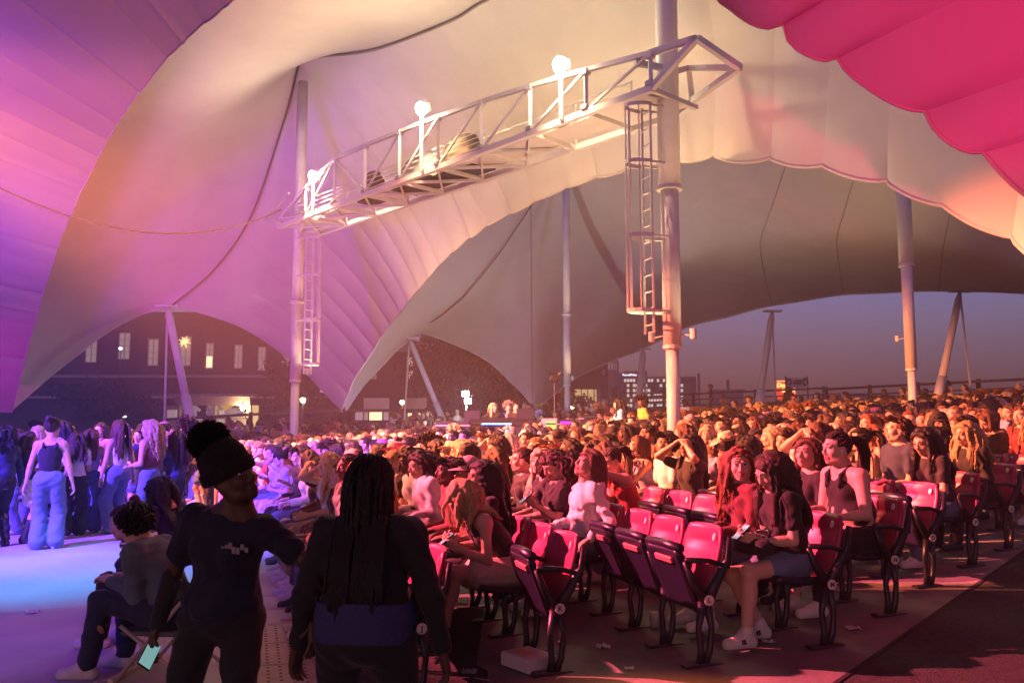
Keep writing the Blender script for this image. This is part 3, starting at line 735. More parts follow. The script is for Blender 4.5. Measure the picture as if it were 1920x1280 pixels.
# ---- far silhouettes on the skyline
for (x, y0, w, lab) in ((1310, 700, 5, 'thin distant chimney on the skyline beside the thick mast'), (1365, 712, 6, 'distant chimney on the skyline left of the red sign')):
    a = px(x, y0, 190); mb = MB(); mb.lathe([(w*0.5*190/F_PX*1.2, 1), (w*0.5*190/F_PX, a.z)], (a.x, 190, 0), 12)
    t = thing('chimney', lab, 'chimney', (0, 0, 0)); mb.build('stack', M_dkwall, t); mb = MB(); mb.box((a.x, 191, 3), (w*0.6, 3, 7)); mb.build('base_block', M_dkwall, t)
for (xa_, xb_, y_, lab) in ((1340, 1395, 735, 'low dark harbour shed on the skyline'), (1556, 1640, 742, 'long low building on the skyline behind the fence')):
    a, b = px(xa_, y_, 185), px(xb_, y_, 185)
    t = thing('shed', lab, 'building'); mb = MB(); mb.box(((a.x+b.x)/2, 188, a.z/2), (b.x-a.x, 5, a.z)); mb.build('wall', M_dkwall, t)
    mb = MB(); mb.box(((a.x+b.x)/2, 188, a.z+0.3), (b.x-a.x+1, 5.5, 0.6)); mb.build('roof', M_black, t)
# ---- red sign and white banner beyond the fence
D5 = 120.0; s5 = D5/F_PX
rs = thing('neon_sign', 'glowing red sign with yellow letters beyond the fence', 'sign', px(1474, 740, D5))
M_red = mat('sign_red', (0.6, 0.05, 0.02), emit=(1.0, 0.07, 0.015), estr=0.9); M_yel = mat('sign_yellow', (1, 0.7, 0.2), emit=(1.0, 0.62, 0.16), estr=2.0)
def rel(x, y, d=D5): return px(x, y, d)-Vector(rs.location)
mb = MB(); a = rel(1465, 727); mb.box((a.x, 0, a.z), (20*s5, 0.5, 28*s5)); mb.build('panel', M_red, rs)
mb = MB(); a = rel(1475, 742); mb.box((a.x, 0.02, a.z), (34*s5, 0.5, 14*s5)); mb.build('panel', M_red, rs)
mb = MB(); a = rel(1465, 714.5); mb.box((a.x, -0.3, a.z), (18*s5, 0.1, 1.2*s5)); mb.build('light_bar', M_yel, rs)
mb = MB(); a = rel(1488.5, 731); mb.box((a.x, -0.3, a.z), (1.2*s5, 0.1, 12*s5)); mb.build('light_bar', M_yel, rs)
text('Dom', rel(1466, 722.5)+Vector((0, -0.4, 0)), 11*s5, M_yel, 'lettering', rs, bold=0.05, shear=0.2)
text('Sugars', rel(1475, 732.5)+Vector((0, -0.4, 0)), 8.2*s5, M_yel, 'lettering', rs, bold=0.05)
for x in (1460, 1484):
    mb = MB(); a = rel(x, 742); mb.tube([a+Vector((0, 0.4, 0)), Vector((a.x, 0.4, -rs.location.z+1))], 0.25, 6); mb.build('post', M_black, rs)
D6 = 60.0; s6 = D6/F_PX
bn = thing('banner', 'white banner with dark letters beside the red sign', 'banner', px(1494, 716, D6))
mb = MB(); V = []; Fs = []
for i in range(13):
    for j in range(5):
        u = i/12-0.5; v = j/4-0.5; V.append((u*40*s6, 0.06*math.sin(u*9), v*19*s6-0.25*(0.25-u*u)))
for i in range(12):
    for j in range(4): Fs.append((i*5+j, i*5+5+j, i*5+6+j, i*5+1+j))
mb.add(V, Fs); mb.build('cloth', mat('banner_cloth', (0.50, 0.48, 0.50), 0.8, noise=0.1), bn, smooth=True)
M_ink = mat('banner_ink', (0.03, 0.025, 0.03), 0.8)
text('& MORE', (0, -0.10, 2.2*s6), 4.6*s6, M_ink, 'lettering', bn, bold=0.015); text('SOCIAL', (0, -0.10, -2.4*s6), 4.6*s6, M_ink, 'lettering', bn, bold=0.015)
for sx in (-1, 1):
    mb = MB(); mb.tube([(sx*(15.5*s6+4*s6*math.cos(a)), -0.09, 6*s6*math.sin(a)) for a in [math.pi*(-0.36+1.72*i/14)+ (0 if sx > 0 else 0) + math.pi*0.14 for i in range(15)]], 0.06, 5); mb.build('arc_mark', M_ink, bn)
    mb = MB(); mb.tube([(sx*20.5*s6, 0.05, 11*s6), (sx*20.5*s6, 0.05, -bn.location.z+ground_z(bn.location.x, bn.location.y))], 0.05, 6); mb.build('pole', M_black, bn)
# ---- timber fences on the berm
def fence(pts, label, rails=4, h=1.5, post=2.4):
    t = thing('fence', label, 'fence', group='dark rail fences')
    pts = [Vector(p) for p in pts]
    for a, b in zip(pts[:-1], pts[1:]):
        L = (b-a).length; n = max(1, round(L/post))
        for i in range(n+1):
            p = a.lerp(b, i/n); mb = MB(); mb.box((p.x, p.y, p.z-h/2-0.3), (0.16, 0.16, h+0.8)); mb.build('post', M_wood, t)
        for r in range(rails):
            mb = MB(); dz = -0.02-h*r/rails
            mb.tube([a+Vector((0, -0.09, dz)), b+Vector((0, -0.09, dz))], 0.085 if r == 0 else 0.055, 4, square=True); mb.build('rail', M_wood, t)
    return t
fence([px(1549, 729, 46), px(1720, 720, 42), px(1960, 708, 38)], 'dark rail fence on the rise behind the crowd, far right')
fence([px(1140, 748, 62), px(1300, 738, 58), px(1545, 727, 52)], 'long dark ramp fence between the rounded building and the banner')
fence([px(470, 776, 40), px(655, 768, 41), px(800, 768, 42), px(1000, 770, 44)], 'dark post and rail fence at the back of the house behind the middle crowd', rails=2, h=1.6, post=3.0)
fence([px(300, 786, 41), px(470, 776, 40)], 'dark fence in front of the lit merchandise stall', rails=2, h=1.4, post=3.0)
# ---- merchandise stall
D7 = 47.0; s7 = D7/F_PX
st = thing('merchandise_stall', 'lit merchandise stall with hanging shirts beyond the left crowd', 'stall', px(400, 800, D7)); st.location.z = 0.2
def sr(x, y, dy=0.0): q = px(x, y, D7)-Vector(st.location); return Vector((q.x, dy, q.z))
M_lit = mat('stall_wall_glow', (0.75, 0.62, 0.36), 0.7, emit=(1.0, 0.68, 0.26), estr=0.55, noise=0.4, nscale=3, stretch=(6, 6, 0.4))
M_stallw = mat('stall_timber', (0.30, 0.22, 0.18), 0.8, noise=0.3)
def sbox(name, x0, y0, x1, y1, dy, th, m, par=st):
    a, b = sr(x0, y0), sr(x1, y1); mb = MB(); mb.box(((a.x+b.x)/2, dy, (a.z+b.z)/2), (abs(b.x-a.x), th, abs(a.z-b.z))); return mb.build(name, m, par)
sbox('back_wall', 336, 758, 404, 812, 1.9, 0.1, mat('stall_wall_dim_glow', (0.5, 0.42, 0.33), 0.8, emit=(1.0, 0.75, 0.45), estr=0.28, noise=0.5, nscale=2)); sbox('back_wall', 404.5, 758, 464, 812, 1.9, 0.1, M_lit)  # back walls glow by themselves, one dimmer, in place of light inside the stall
sbox('header', 330, 744, 470, 760, 0.0, 0.3, M_stallw); sbox('roof_edge', 322, 738, 480, 744, -0.1, 1.0, M_stallw)
sbox('roof', 322, 737.6, 480, 738.8, 1.0, 3.2, M_dkwall)
for x in (333, 401, 467): sbox('post', x-3, 760, x+3, 815, 0.0, 0.25, M_stallw)
sbox('counter', 336, 781, 464, 785, -0.1, 0.5, M_stallw); sbox('lower_rail', 336, 797, 464, 800, 0.0, 0.1, M_stallw)
shirts = [(345, 772, 'white'), (362, 770, 'black'), (371, 776, 'white'), (388, 770, 'grey'), (396, 778, 'white'), (412, 772, 'yellow'), (424, 776, 'grey'), (432, 772, 'black')]
scol = {'white': (0.75, 0.72, 0.7), 'black': (0.02, 0.02, 0.02), 'grey': (0.3, 0.3, 0.34), 'yellow': (0.75, 0.55, 0.05)}
for i, (x, y, c) in enumerate(shirts):
    w = 1.0; p = sr(x, y, 1.2+0.07*(i % 3))
    prof = [(-0.26, -0.38), (0.26, -0.38), (0.26, 0.12), (0.42, 0.02), (0.50, 0.16), (0.22, 0.36), (0.08, 0.38), (0, 0.33), (-0.08, 0.38), (-0.22, 0.36), (-0.50, 0.16), (-0.42, 0.02), (-0.26, 0.12)]
    mb = MB(); k = len(prof); V = [(a*w, -0.03, b*w) for a, b in prof]+[(a*w, 0.03, b*w) for a, b in prof]
    mb.add(V, [tuple(range(k)), tuple(range(2*k-1, k-1, -1))]+[(j, j+k, (j+1) % k+k, (j+1) % k) for j in range(k)])
    o = mb.build('hanging_shirt', mat('shirt_'+c, scol[c], 0.8), None, loc=Vector(st.location)+p)
    tag(o, '%s shirt hung in the lit stall, number %s from its left post' % (c, ['one', 'two', 'three', 'four', 'five', 'six', 'seven', 'eight'][i]), 'shirt', 'shirts hanging in the stall')
sl = thing('stall_lamp', 'bright bare lamp at the right end of the merchandise stall', 'lamp', Vector(st.location)+sr(457, 765, -0.2))
mb = MB(); mb.lathe([(0.02, -0.14), (0.10, -0.08), (0.13, 0.02), (0.08, 0.12), (0.02, 0.15)], n=12); mb.build('bulb', mat('bulb_glow', (1, 1, 1), emit=(1.0, 0.86, 0.6), estr=40), sl, smooth=True)
mb = MB(); mb.tube([(0, 0, 0.14), (0, 0.1, 0.5)], 0.03, 6); mb.build('stem', M_black, sl)
lp = bpy.data.lights.new('stall_lamp_light', 'POINT'); lp.energy = 160; lp.color = (1, 0.75, 0.4); lp.shadow_soft_size = 0.1
o = bpy.data.objects.new('stall_lamp_light', lp); COL.objects.link(o); o.parent = sl; o.location = (0, -0.25, 0)
# kiosk with a small lit window at its left
kk = thing('small_kiosk', 'small dim kiosk with a lit hatch left of the merchandise stall', 'kiosk', px(322, 805, 46)); kk.location.z = 0.2
for nm, x0, y0, x1, y1, dy, m in (('wall', 308, 760, 332, 815, 0.4, M_stallw), ('hatch', 314, 768, 329, 785, 0.18, M_dimwin), ('roof', 305, 755, 334, 760, 0.2, M_dkwall)):
    a, b = px(x0, y0, 46)-Vector(kk.location), px(x1, y1, 46)-Vector(kk.location); mb = MB(); mb.box(((a.x+b.x)/2, dy, (a.z+b.z)/2), (b.x-a.x, 0.4 if nm != 'roof' else 0.9, a.z-b.z)); mb.build(nm, m, kk)
# ---- small lamps at the back
M_lampw = mat('warm_bulb', (1, 0.9, 0.7), emit=(1.0, 0.62, 0.22), estr=30)
for (x, y, d, lab, e) in ((568, 750, 38, 'warm lamp on a post right of the left mast', 70), (754, 754, 46, 'warm lamp beside the thin guy tube behind the middle crowd', 70), (1073, 763, 60, 'warm lamp just beyond the slim mast foot', 90),
                   (1118, 764, 60, 'warm lamp below the lit window of the rounded building', 90)):
    p = px(x, y, d); t = thing('post_lamp', lab, 'lamp', p, group='small warm lamps at the back')
    mb = MB(); mb.lathe([(0.03, -0.12), (0.11, -0.06), (0.12, 0.04), (0.05, 0.12)], n=12); mb.build('globe', M_lampw, t, smooth=True)
    mb = MB(); mb.lathe([(0.20, 0.10), (0.06, 0.20), (0.02, 0.22)], n=12); mb.build('shade', M_black, t)
    mb = MB(); mb.tube([(0, 0.05, 0.15), (0, 0.05, -p.z+ground_z(p.x, p.y))], 0.04, 6); mb.build('post', M_black, t)
    l = bpy.data.lights.new('post_lamp_light', 'POINT'); l.energy = e; l.color = (1, 0.6, 0.25); l.shadow_soft_size = 0.1
    o = bpy.data.objects.new('post_lamp_light', l); COL.objects.link(o); o.parent = t; o.location = (0, -0.25, -0.02)
for (x, y, lab) in ((226, 653, 'small cold light in a window of the brick building'), (234, 782, 'small cold light low behind the standing crowd on the left')):
    p = px(x, y, 60); t = thing('small_lamp', lab, 'lamp', p); mb = MB(); mb.lathe([(0.03, -0.10), (0.11, -0.03), (0.11, 0.04), (0.03, 0.1)], n=10); mb.build('globe', mat('cold_bulb', (1, 1, 1), emit=(0.85, 0.8, 1.0), estr=12), t, smooth=True)
    mb = MB(); mb.tube([(0, 0.1, 0.1), (0, 0.1, -p.z+0.2)], 0.03, 6); mb.build('post', M_black, t)
# pale banners over the stalls behind the middle crowd
for (x0, x1, y0, y1, lab) in ((682, 730, 746, 768, 'pale fabric banner above the fence, left of the warm lamp'), (757, 800, 746, 770, 'pale fabric banner above the fence, right of the warm lamp')):
    a, b = px(x0, y0, 48), px(x1, y1, 48); t = thing('stall_banner', lab, 'banner', ((a.x+b.x)/2, 48, b.z))
    mb = MB(); mb.box((0, 0, (a.z-b.z)/2), (b.x-a.x, 0.06, a.z-b.z), bev=0.01); mb.build('cloth', mat('stall_cloth', (0.42, 0.36, 0.32), 0.8, noise=0.2, nscale=2), t)
    for sx in (-1, 1):
        mb = MB(); mb.tube([(sx*(b.x-a.x)/2, 0.06, a.z-b.z), (sx*(b.x-a.x)/2, 0.06, -b.z+0.3)], 0.04, 6); mb.build('pole', M_black, t)
    for i in range(3):
        mb = MB(); mb.box((-0.9+0.8*i, 0.4, -0.35), (0.7, 0.05, 0.45)); mb.build('lit_shelf', M_dimwin if i != 1 else M_litwin, t)
# ---- white work light on a stand in the crowd
wl = thing('work_light', 'dazzling white double work light on a stand behind the middle crowd', 'work light', px(874, 800, 31)); wl.location.z = ground_z(wl.location.x, wl.location.y)
M_work = mat('work_glow', (1, 1, 1), emit=(0.86, 0.95, 1.0), estr=60)
zt, zl = px(874, 738, 31).z-wl.location.z, px(874, 752, 31).z-wl.location.z
for dx, z in ((-0.03, zt), (0.06, zl)):
    mb = MB(); mb.box((dx, 0, z), (0.26, 0.08, 0.22), bev=0.015); mb.build('lamp_head', M_black, wl); mb = MB(); mb.box((dx, -0.05, z), (0.22, 0.02, 0.18)); mb.build('lens', M_work, wl)
mb = MB(); mb.tube([(0, 0.06, 0), (0, 0.06, zt)], 0.025, 8); mb.build('stand', M_steel, wl)
for a in (0.3, 2.4, 4.5):
    mb = MB(); mb.tube([(0, 0.06, 0.5), (0.5*math.cos(a), 0.06+0.5*math.sin(a), 0)], 0.018, 6); mb.build('leg', M_steel, wl)
l = bpy.data.lights.new('work_lamp', 'AREA'); l.shape = 'RECTANGLE'; l.size = 0.4; l.size_y = 0.5; l.energy = 420; l.color = (0.86, 0.93, 1.0)
o = bpy.data.objects.new('work_lamp', l); COL.objects.link(o); o.parent = wl; o.location = (0, -0.16, (zt+zl)/2); o.rotation_euler = (R(100), 0, 0)
# ---- trees behind the middle opening: trunk, limbs and leaf-sized faces
def tree(label, base, h, rx, seed, leaf=0.16, n=5200, col=(0.05, 0.065, 0.028)):
    r = np.random.RandomState(seed); t = thing('tree', label, 'tree', base, group='trees behind the far canopy')
    mb = MB(); mb.tube([(0, 0, 0), (0.1, 0, h*0.3), (0.0, 0.1, h*0.62)], [0.22, 0.17, 0.08], 9)
    for i in range(9):
        a = i*2.4; z = h*(0.32+0.04*i); q = rx*(0.55+0.3*r.rand())
        mb.tube([(0.05, 0, z), (q*0.5*math.cos(a), q*0.5*math.sin(a), z+h*0.12), (q*math.cos(a), q*math.sin(a), z+h*0.2)], [0.08, 0.05, 0.02], 6)
    mb.build('trunk', mat('bark', (0.07, 0.05, 0.04), 0.95, noise=0.4), t, smooth=True)
    cl = np.stack([r.normal(0, 0.42, 34)*rx, r.normal(0, 0.42, 34)*rx, h*(0.36+0.6*r.rand(34)**0.8)], 1)
    ci = r.randint(0, 34, n); P = cl[ci]+r.normal(0, 1, (n, 3))*np.array([rx*0.17, rx*0.17, h*0.055])
    A = r.normal(0, 1, (n, 3)); A /= np.linalg.norm(A, axis=1, keepdims=True); B = np.cross(A, r.normal(0, 1, (n, 3))); B /= np.linalg.norm(B, axis=1, keepdims=True)
    s = leaf*(0.6+0.8*r.rand(n, 1)); V = np.stack([P-A*s, P+B*s*0.5, P+A*s, P-B*s*0.5], 1).reshape(-1, 3)
    o = link('crown', mesh_np('crown', V, np.arange(4*n).reshape(n, 4), [mat('leaf%d' % seed, col, 0.6, noise=0.5, nscale=2)], smooth=False), t); o['kind'] = 'stuff'
for k, (x, d, h, rx, lab) in enumerate(((925, 52, 7.6, 3.4, 'dark leafy tree lit by the work light'), (862, 64, 9.0, 3.8, 'tall dark tree behind the work light stand'), (975, 60, 6.0, 2.6, 'lower dark tree left of the canopy anchor'),
                                    (560, 62, 6.2, 3.0, 'dark tree behind the left mast foot'), (205, 60, 4.6, 3.0, 'low dark tree behind the standing crowd'), (1045, 75, 4.0, 2.6, 'small dark shrub tree left of the lit window'))):
    b = px(x, 790, d); b.z = 0.2; tree(lab, b, h, rx, 40+k)
# ================================================================== figures: bodies grown from one implicit surface
f32 = np.float32
def vec(*a): return np.array(a, float)
def unit(v): return v/(np.linalg.norm(v)+1e-9)
def rotm(ax, deg):
    return np.array(Matrix.Rotation(R(deg), 3, ax))
def smin(a, b, k):
    h = np.clip(0.5+0.5*(b-a)/k, 0, 1); return b*(1-h)+a*h-k*h*(1-h)
class Field:
    def __init__(s, lo, hi, h):
        s.h = h; s.lo = np.array(lo)-3*h; n = np.ceil((np.array(hi)+3*h-s.lo)/h).astype(int)+1
        s.n = n; s.ax = [(s.lo[i]+h*np.arange(n[i])).astype(f32) for i in range(3)]; s.vol = {}
    def g(s, name):
        if name not in s.vol: s.vol[name] = np.full(s.n, 0.5, f32)
        return s.vol[name]
    def put(s, name, lo, hi, fn, k):
        V = s.g(name); m = k+0.05
        i0 = np.clip(((np.array(lo)-m-s.lo)/s.h).astype(int), 0, s.n-1); i1 = np.clip(((np.array(hi)+m-s.lo)/s.h).astype(int)+2, 1, s.n)
        sl = tuple(slice(a, b) for a, b in zip(i0, i1))
        X, Y, Z = np.meshgrid(*[s.ax[i][sl[i]] for i in range(3)], indexing='ij')
        d = fn(X, Y, Z)
        V[sl] = smin(V[sl], d.astype(f32), k) if k > 0 else np.minimum(V[sl], d)
    def rc(s, name, a, b, r1, r2, k=0.03, flat=None):
        a = np.array(a, float); b = np.array(b, float); ba = b-a; L = ba@ba+1e-9; r = max(r1, r2)
        def fn(X, Y, Z):
            px_, py_, pz_ = X-a[0], Y-a[1], Z-a[2]
            h = np.clip((px_*ba[0]+py_*ba[1]+pz_*ba[2])/L, 0, 1)
            return np.sqrt((px_-h*ba[0])**2+(py_-h*ba[1])**2+(pz_-h*ba[2])**2)-(r1+(r2-r1)*h)
        s.put(name, np.minimum(a, b)-r, np.maximum(a, b)+r, fn, k)
    def el(s, name, c, r, M=None, k=0.03):
        c = np.array(c, float); M = np.eye(3) if M is None else M
        def fn(X, Y, Z):
            d = (X-c[0], Y-c[1], Z-c[2])
            q = [(M[0, i]*d[0]+M[1, i]*d[1]+M[2, i]*d[2])/r[i] for i in range(3)]
            k0 = np.sqrt(q[0]**2+q[1]**2+q[2]**2)+1e-6; k1 = np.sqrt((q[0]/r[0])**2+(q[1]/r[1])**2+(q[2]/r[2])**2)+1e-6
            return k0*(k0-1)/k1
        R_ = max(r); s.put(name, c-R_, c+R_, fn, k)
    def carve(s, name, c, r, k):
        c = np.array(c); V = s.g(name); X, Y, Z = np.meshgrid(*s.ax, indexing='ij')
        d = np.sqrt((X-c[0])**2+(Y-c[1])**2+(Z-c[2])**2)-r
        V[:] = -smin(-V, d, k)
    def wrinkle(s, name, amp, fr=1.0, seed=0):
        X, Y, Z = np.meshgrid(*s.ax, indexing='ij'); r = np.random.RandomState(seed); n = 0
        for i in range(5):
            k = r.normal(0, 1, 3)*34*fr*(0.5+r.rand()); n = n+np.sin(k[0]*X+k[1]*Y+k[2]*Z*0.8+r.rand()*6.3+2.0*np.sin(17*Z+9*X))
        s.vol[name] += (n*amp/2.2).astype(f32)
def surface(F, order):
    "naive surface nets over the union of the named groups; returns vertices, quads, group index per quad"
    vol = np.minimum.reduce([F.vol[o] for o in order]); n = F.n; S = vol < 0
    c = sum(S[i:n[0]-1+i, j:n[1]-1+j, k:n[2]-1+k].astype(np.int8) for i in (0, 1) for j in (0, 1) for k in (0, 1))
    I, J, K = np.nonzero((c > 0) & (c < 8)); m = len(I)
    acc = np.zeros((m, 3)); cnt = np.zeros(m)
    for d in range(3):
        for o1 in (0, 1):
            for o2 in (0, 1):
                a = [0, 0, 0]; rest = [x for x in range(3) if x != d]; a[rest[0]] = o1; a[rest[1]] = o2; b = list(a); b[d] = 1
                v0 = vol[I+a[0], J+a[1], K+a[2]]; v1 = vol[I+b[0], J+b[1], K+b[2]]
                x = (v0 < 0) != (v1 < 0); t = np.where(x, v0/np.where(x, v0-v1, 1), 0)
                p = np.tile(np.array(a, float), (m, 1)); p[:, d] = t
                acc[x] += p[x]; cnt[x] += 1
    V = (np.stack([I, J, K], 1)+acc/np.maximum(cnt, 1)[:, None])*F.h+F.lo
    idx = np.full(n, -1, np.int64); idx[I, J, K] = np.arange(m)
    Q = []
    for d in range(3):
        e = [slice(None)]*3; f = [slice(None)]*3; e[d] = slice(0, -1); f[d] = slice(1, None)
        x = S[tuple(e)] != S[tuple(f)]; P = np.array(np.nonzero(x)); u, w = [q for q in range(3) if q != d]
        ok = (P[u] > 0) & (P[w] > 0) & (P[u] < n[u]-1) & (P[w] < n[w]-1); P = P[:, ok]
        def at(du, dw):
            q = P.copy(); q[u] += du; q[w] += dw; return idx[q[0], q[1], q[2]]
        quad = np.stack([at(-1, -1), at(0, -1), at(0, 0), at(-1, 0)], 1)
        ins = S[P[0], P[1], P[2]]; flip = ins if d != 1 else ~ins
        quad[~flip] = quad[~flip][:, ::-1]; Q.append(quad)
    Q = np.concatenate(Q); Q = Q[(Q >= 0).all(1)]
    C = V[Q].mean(1); g = np.clip(np.rint((C-F.lo)/F.h).astype(int), 0, n-1)
    G = np.argmin(np.stack([F.vol[o][g[:, 0], g[:, 1], g[:, 2]] for o in order], 1), 1)
    E = np.concatenate([Q[:, [0, 1]], Q[:, [1, 2]], Q[:, [2, 3]], Q[:, [3, 0]]]); Fi = np.tile(np.arange(len(Q)), 4)
    Es = np.sort(E, 1); key = Es[:, 0]*len(V)+Es[:, 1]; o = np.argsort(key, kind='stable'); k = key[o]
    same = np.nonzero(k[1:] == k[:-1])[0]; a, b = o[same], o[same+1]; d = G[Fi[a]] != G[Fi[b]]; be = Es[a[d]]
    if len(be):
        for _ in range(7):
            acc = np.zeros_like(V); cnt = np.zeros(len(V))
            np.add.at(acc, be[:, 0], V[be[:, 1]]); np.add.at(acc, be[:, 1], V[be[:, 0]]); np.add.at(cnt, be[:, 0], 1); np.add.at(cnt, be[:, 1], 1)
            m2 = cnt >= 2; V[m2] = 0.45*V[m2]+0.55*acc[m2]/cnt[m2][:, None]
    return V, Q, G
def tube_np(P, rad, n=6, flat=1.0, axis=None):
    "P (k,3) path; rad (k,) -> vertices, quads; with axis (a point) the tube is a ribbon whose flat side faces away from the upright through it"
    P = np.asarray(P, float); k = len(P); T = np.gradient(P, axis=0); T /= np.linalg.norm(T, axis=1, keepdims=True)+1e-9
    if axis is None: ref = np.broadcast_to(np.array([0.3, 0.9, 0.2]), P.shape)
    else:
        ref = P-axis; up_ = np.clip(-ref[:, 2:3]-0.02, 0, None); ref = ref+np.array([0, 0, 1.0])*up_; ref = np.cross(T, ref)
    X = ref-T*(T*ref).sum(1, keepdims=True); X /= np.linalg.norm(X, axis=1, keepdims=True)+1e-9; Y = np.cross(T, X)
    a = np.arange(n)*2*np.pi/n; rad = np.asarray(rad)
    V = P[:, None]+rad[:, None, None]*(np.cos(a)[None, :, None]*X[:, None]+flat*np.sin(a)[None, :, None]*Y[:, None])
    i = np.arange(k-1)[:, None]; j = np.arange(n)[None]; j2 = (j+1) % n
    Q = np.stack([i*n+j, i*n+j2, (i+1)*n+j2, (i+1)*n+j], -1).reshape(-1, 4)
    return V.reshape(-1, 3), Q
class Bag:
    def __init__(s): s.V = []; s.Q = []; s.M = []; s.n = 0
    def add(s, V, Q, m):
        s.V.append(np.asarray(V)); s.Q.append(np.asarray(Q)+s.n); s.M.append(np.full(len(Q), m) if np.isscalar(m) else np.asarray(m)); s.n += len(V)
    def get(s): return np.concatenate(s.V), np.concatenate(s.Q), np.concatenate(s.M)

# slots of a body: 0 skin, 1 top, 2 bottom, 3 shoes, 4 eye white, 5 dark (iris, brow), 6 lips
HEADS = {}
def head_mesh(h, male=False, smile=0):
    key = (h, male, smile)
    if key in HEADS: return HEADS[key]
    F = Field((-0.095, -0.125, -0.20), (0.095, 0.135, 0.13), h); jw = 1.06 if male else 0.97
    F.el('s', (0, -0.016, 0.032), (0.073, 0.094, 0.082), k=0.02)
    F.el('s', (0, 0.030, -0.030), (0.054*jw, 0.056, 0.072), k=0.035)
    F.rc('s', (-0.025*jw, 0.036, -0.080), (0.025*jw, 0.036, -0.080), 0.025, 0.025, 0.03)
    F.el('s', (0, 0.064, -0.094), (0.020*jw, 0.020, 0.018), k=0.022)
    for sx in (-1, 1):
        F.el('s', (sx*0.037, 0.056, -0.026), (0.024, 0.024, 0.024), k=0.025)
        F.carve('s', (sx*0.031, 0.100, 0.010), 0.017, 0.014)
        F.rc('s', (sx*0.016, 0.083, 0.029), (sx*0.047, 0.070, 0.027), 0.008, 0.006, 0.012)
        F.el('s', (sx*0.0725, -0.006, -0.008), (0.009, 0.019, 0.031), rotm('Z', sx*20), k=0.008)
        F.rc('s', (sx*0.045, -0.01, -0.03), (sx*0.052*jw, 0.015, -0.075), 0.03, 0.018, 0.03)
        F.rc('s', (sx*0.010, 0.094, -0.034), (sx*0.012, 0.090, -0.036), 0.008, 0.008, 0.008)
    F.rc('s', (0, 0.084, 0.018), (0, 0.104, -0.026), 0.0075, 0.011, 0.012)
    F.rc('s', (0, 0.078, -0.045), (0, 0.077, -0.07), 0.013, 0.014, 0.02)
    for z, r in ((-0.0560, 0.0062), (-0.0675, 0.0075)):
        F.rc('l', (-0.023, 0.080, z+0.001+0.004*smile), (0, 0.0915, z), r*0.55, r, 0.004); F.rc('l', (0.023, 0.080, z+0.001+0.004*smile), (0, 0.0915, z), r*0.55, r, 0.004)
    for sx in (-1, 1):
        F.el('e', (sx*0.031, 0.0765, 0.0075), (0.0135, 0.0125, 0.0085), k=0.0)
        F.el('d', (sx*0.031, 0.0845, 0.0075), (0.0058, 0.0062, 0.0066), k=0.0)
        F.rc('d', (sx*0.015, 0.0925, 0.0345), (sx*0.034, 0.087, 0.0385), 0.0036, 0.0034, 0.0); F.rc('d', (sx*0.034, 0.087, 0.0385), (sx*0.050, 0.076, 0.034), 0.0034, 0.0022, 0.0)
        F.rc('d', (sx*0.019, 0.0885, 0.0165), (sx*0.044, 0.081, 0.0155), 0.0026, 0.0024, 0.0)
    F.rc('s', (0, -0.022, -0.05), (0, -0.040, -0.19), 0.051 if not male else 0.058, 0.054 if not male else 0.064, 0.03)
    V, Q, G = surface(F, ['s', 'l', 'e', 'd'])
    HEADS[key] = (V, Q, np.array([0, 6, 4, 5])[G]); return HEADS[key]
def two_bone(a, b, l1, l2, hint):
    a, b = np.array(a, float), np.array(b, float); d = b-a; L = np.linalg.norm(d); L2 = min(L, (l1+l2)*0.995); d = d/(L+1e-9); b = a+d*L2
    x = (l1*l1-l2*l2+L2*L2)/(2*L2); y = math.sqrt(max(1e-6, l1*l1-x*x)); h = np.array(hint, float); h = unit(h-d*(h@d))
    return a+d*x+h*y, b
def hand(bag, wrist, dirv, nrm, curl, side, n=6, spread=1.0, s=1.0):
    "palm plus five bent fingers; dirv along the hand, nrm out of the back of the hand, side +1 thumb towards cross(dirv,nrm)"
    d = unit(np.array(dirv)); z = np.array(nrm, float); z = unit(z-d*(z@d)); x = np.cross(d, z)*side
    P = [wrist-d*0.02, wrist+d*0.015*s, wrist+d*0.045*s, wrist+d*0.08*s, wrist+d*0.092*s]
    for off, w in ((-0.022, 1), (0, 1.05), (0.022, 1)):
        V, Q = tube_np([p+x*off*s*(0.75+0.25*i/4) for i, p in enumerate(P)], np.array([0.016, 0.018, 0.019, 0.016, 0.010])*s*w, n); bag.add(V, Q, 0)
    def finger(base, fd, L, cu, r):
        p = [base]; q = fd
        for i in range(3):
            a = cu*(0.55+0.35*i); q = unit(q*math.cos(a)-z*math.sin(a)*1.0) if i else unit(q*math.cos(cu*0.5)-z*math.sin(cu*0.5))
            p.append(p[-1]+q*L*(0.42, 0.32, 0.26)[i])
        pts = [p[0]-fd*0.012, p[0], 0.5*(p[0]+p[1]), p[1], p[2], p[3]-q*0.006, p[3]]
        V, Q = tube_np(pts, np.array([r, r, r*0.95, r, r*0.92, r*0.75, r*0.2]), n); bag.add(V, Q, 0)
    for i, (o, L) in enumerate(((0.031, 0.070), (0.011, 0.079), (-0.010, 0.073), (-0.029, 0.058))):
        finger(wrist+d*0.085*s+x*o*s, unit(d+x*o*4*spread), L*s, curl*(0.85+0.12*i), 0.0083*s)
    tb = wrist+d*0.022*s+x*0.026*s
    finger(tb, unit(d*0.72+x*0.62-z*0.30), 0.060*s, curl*0.45, 0.0098*s)

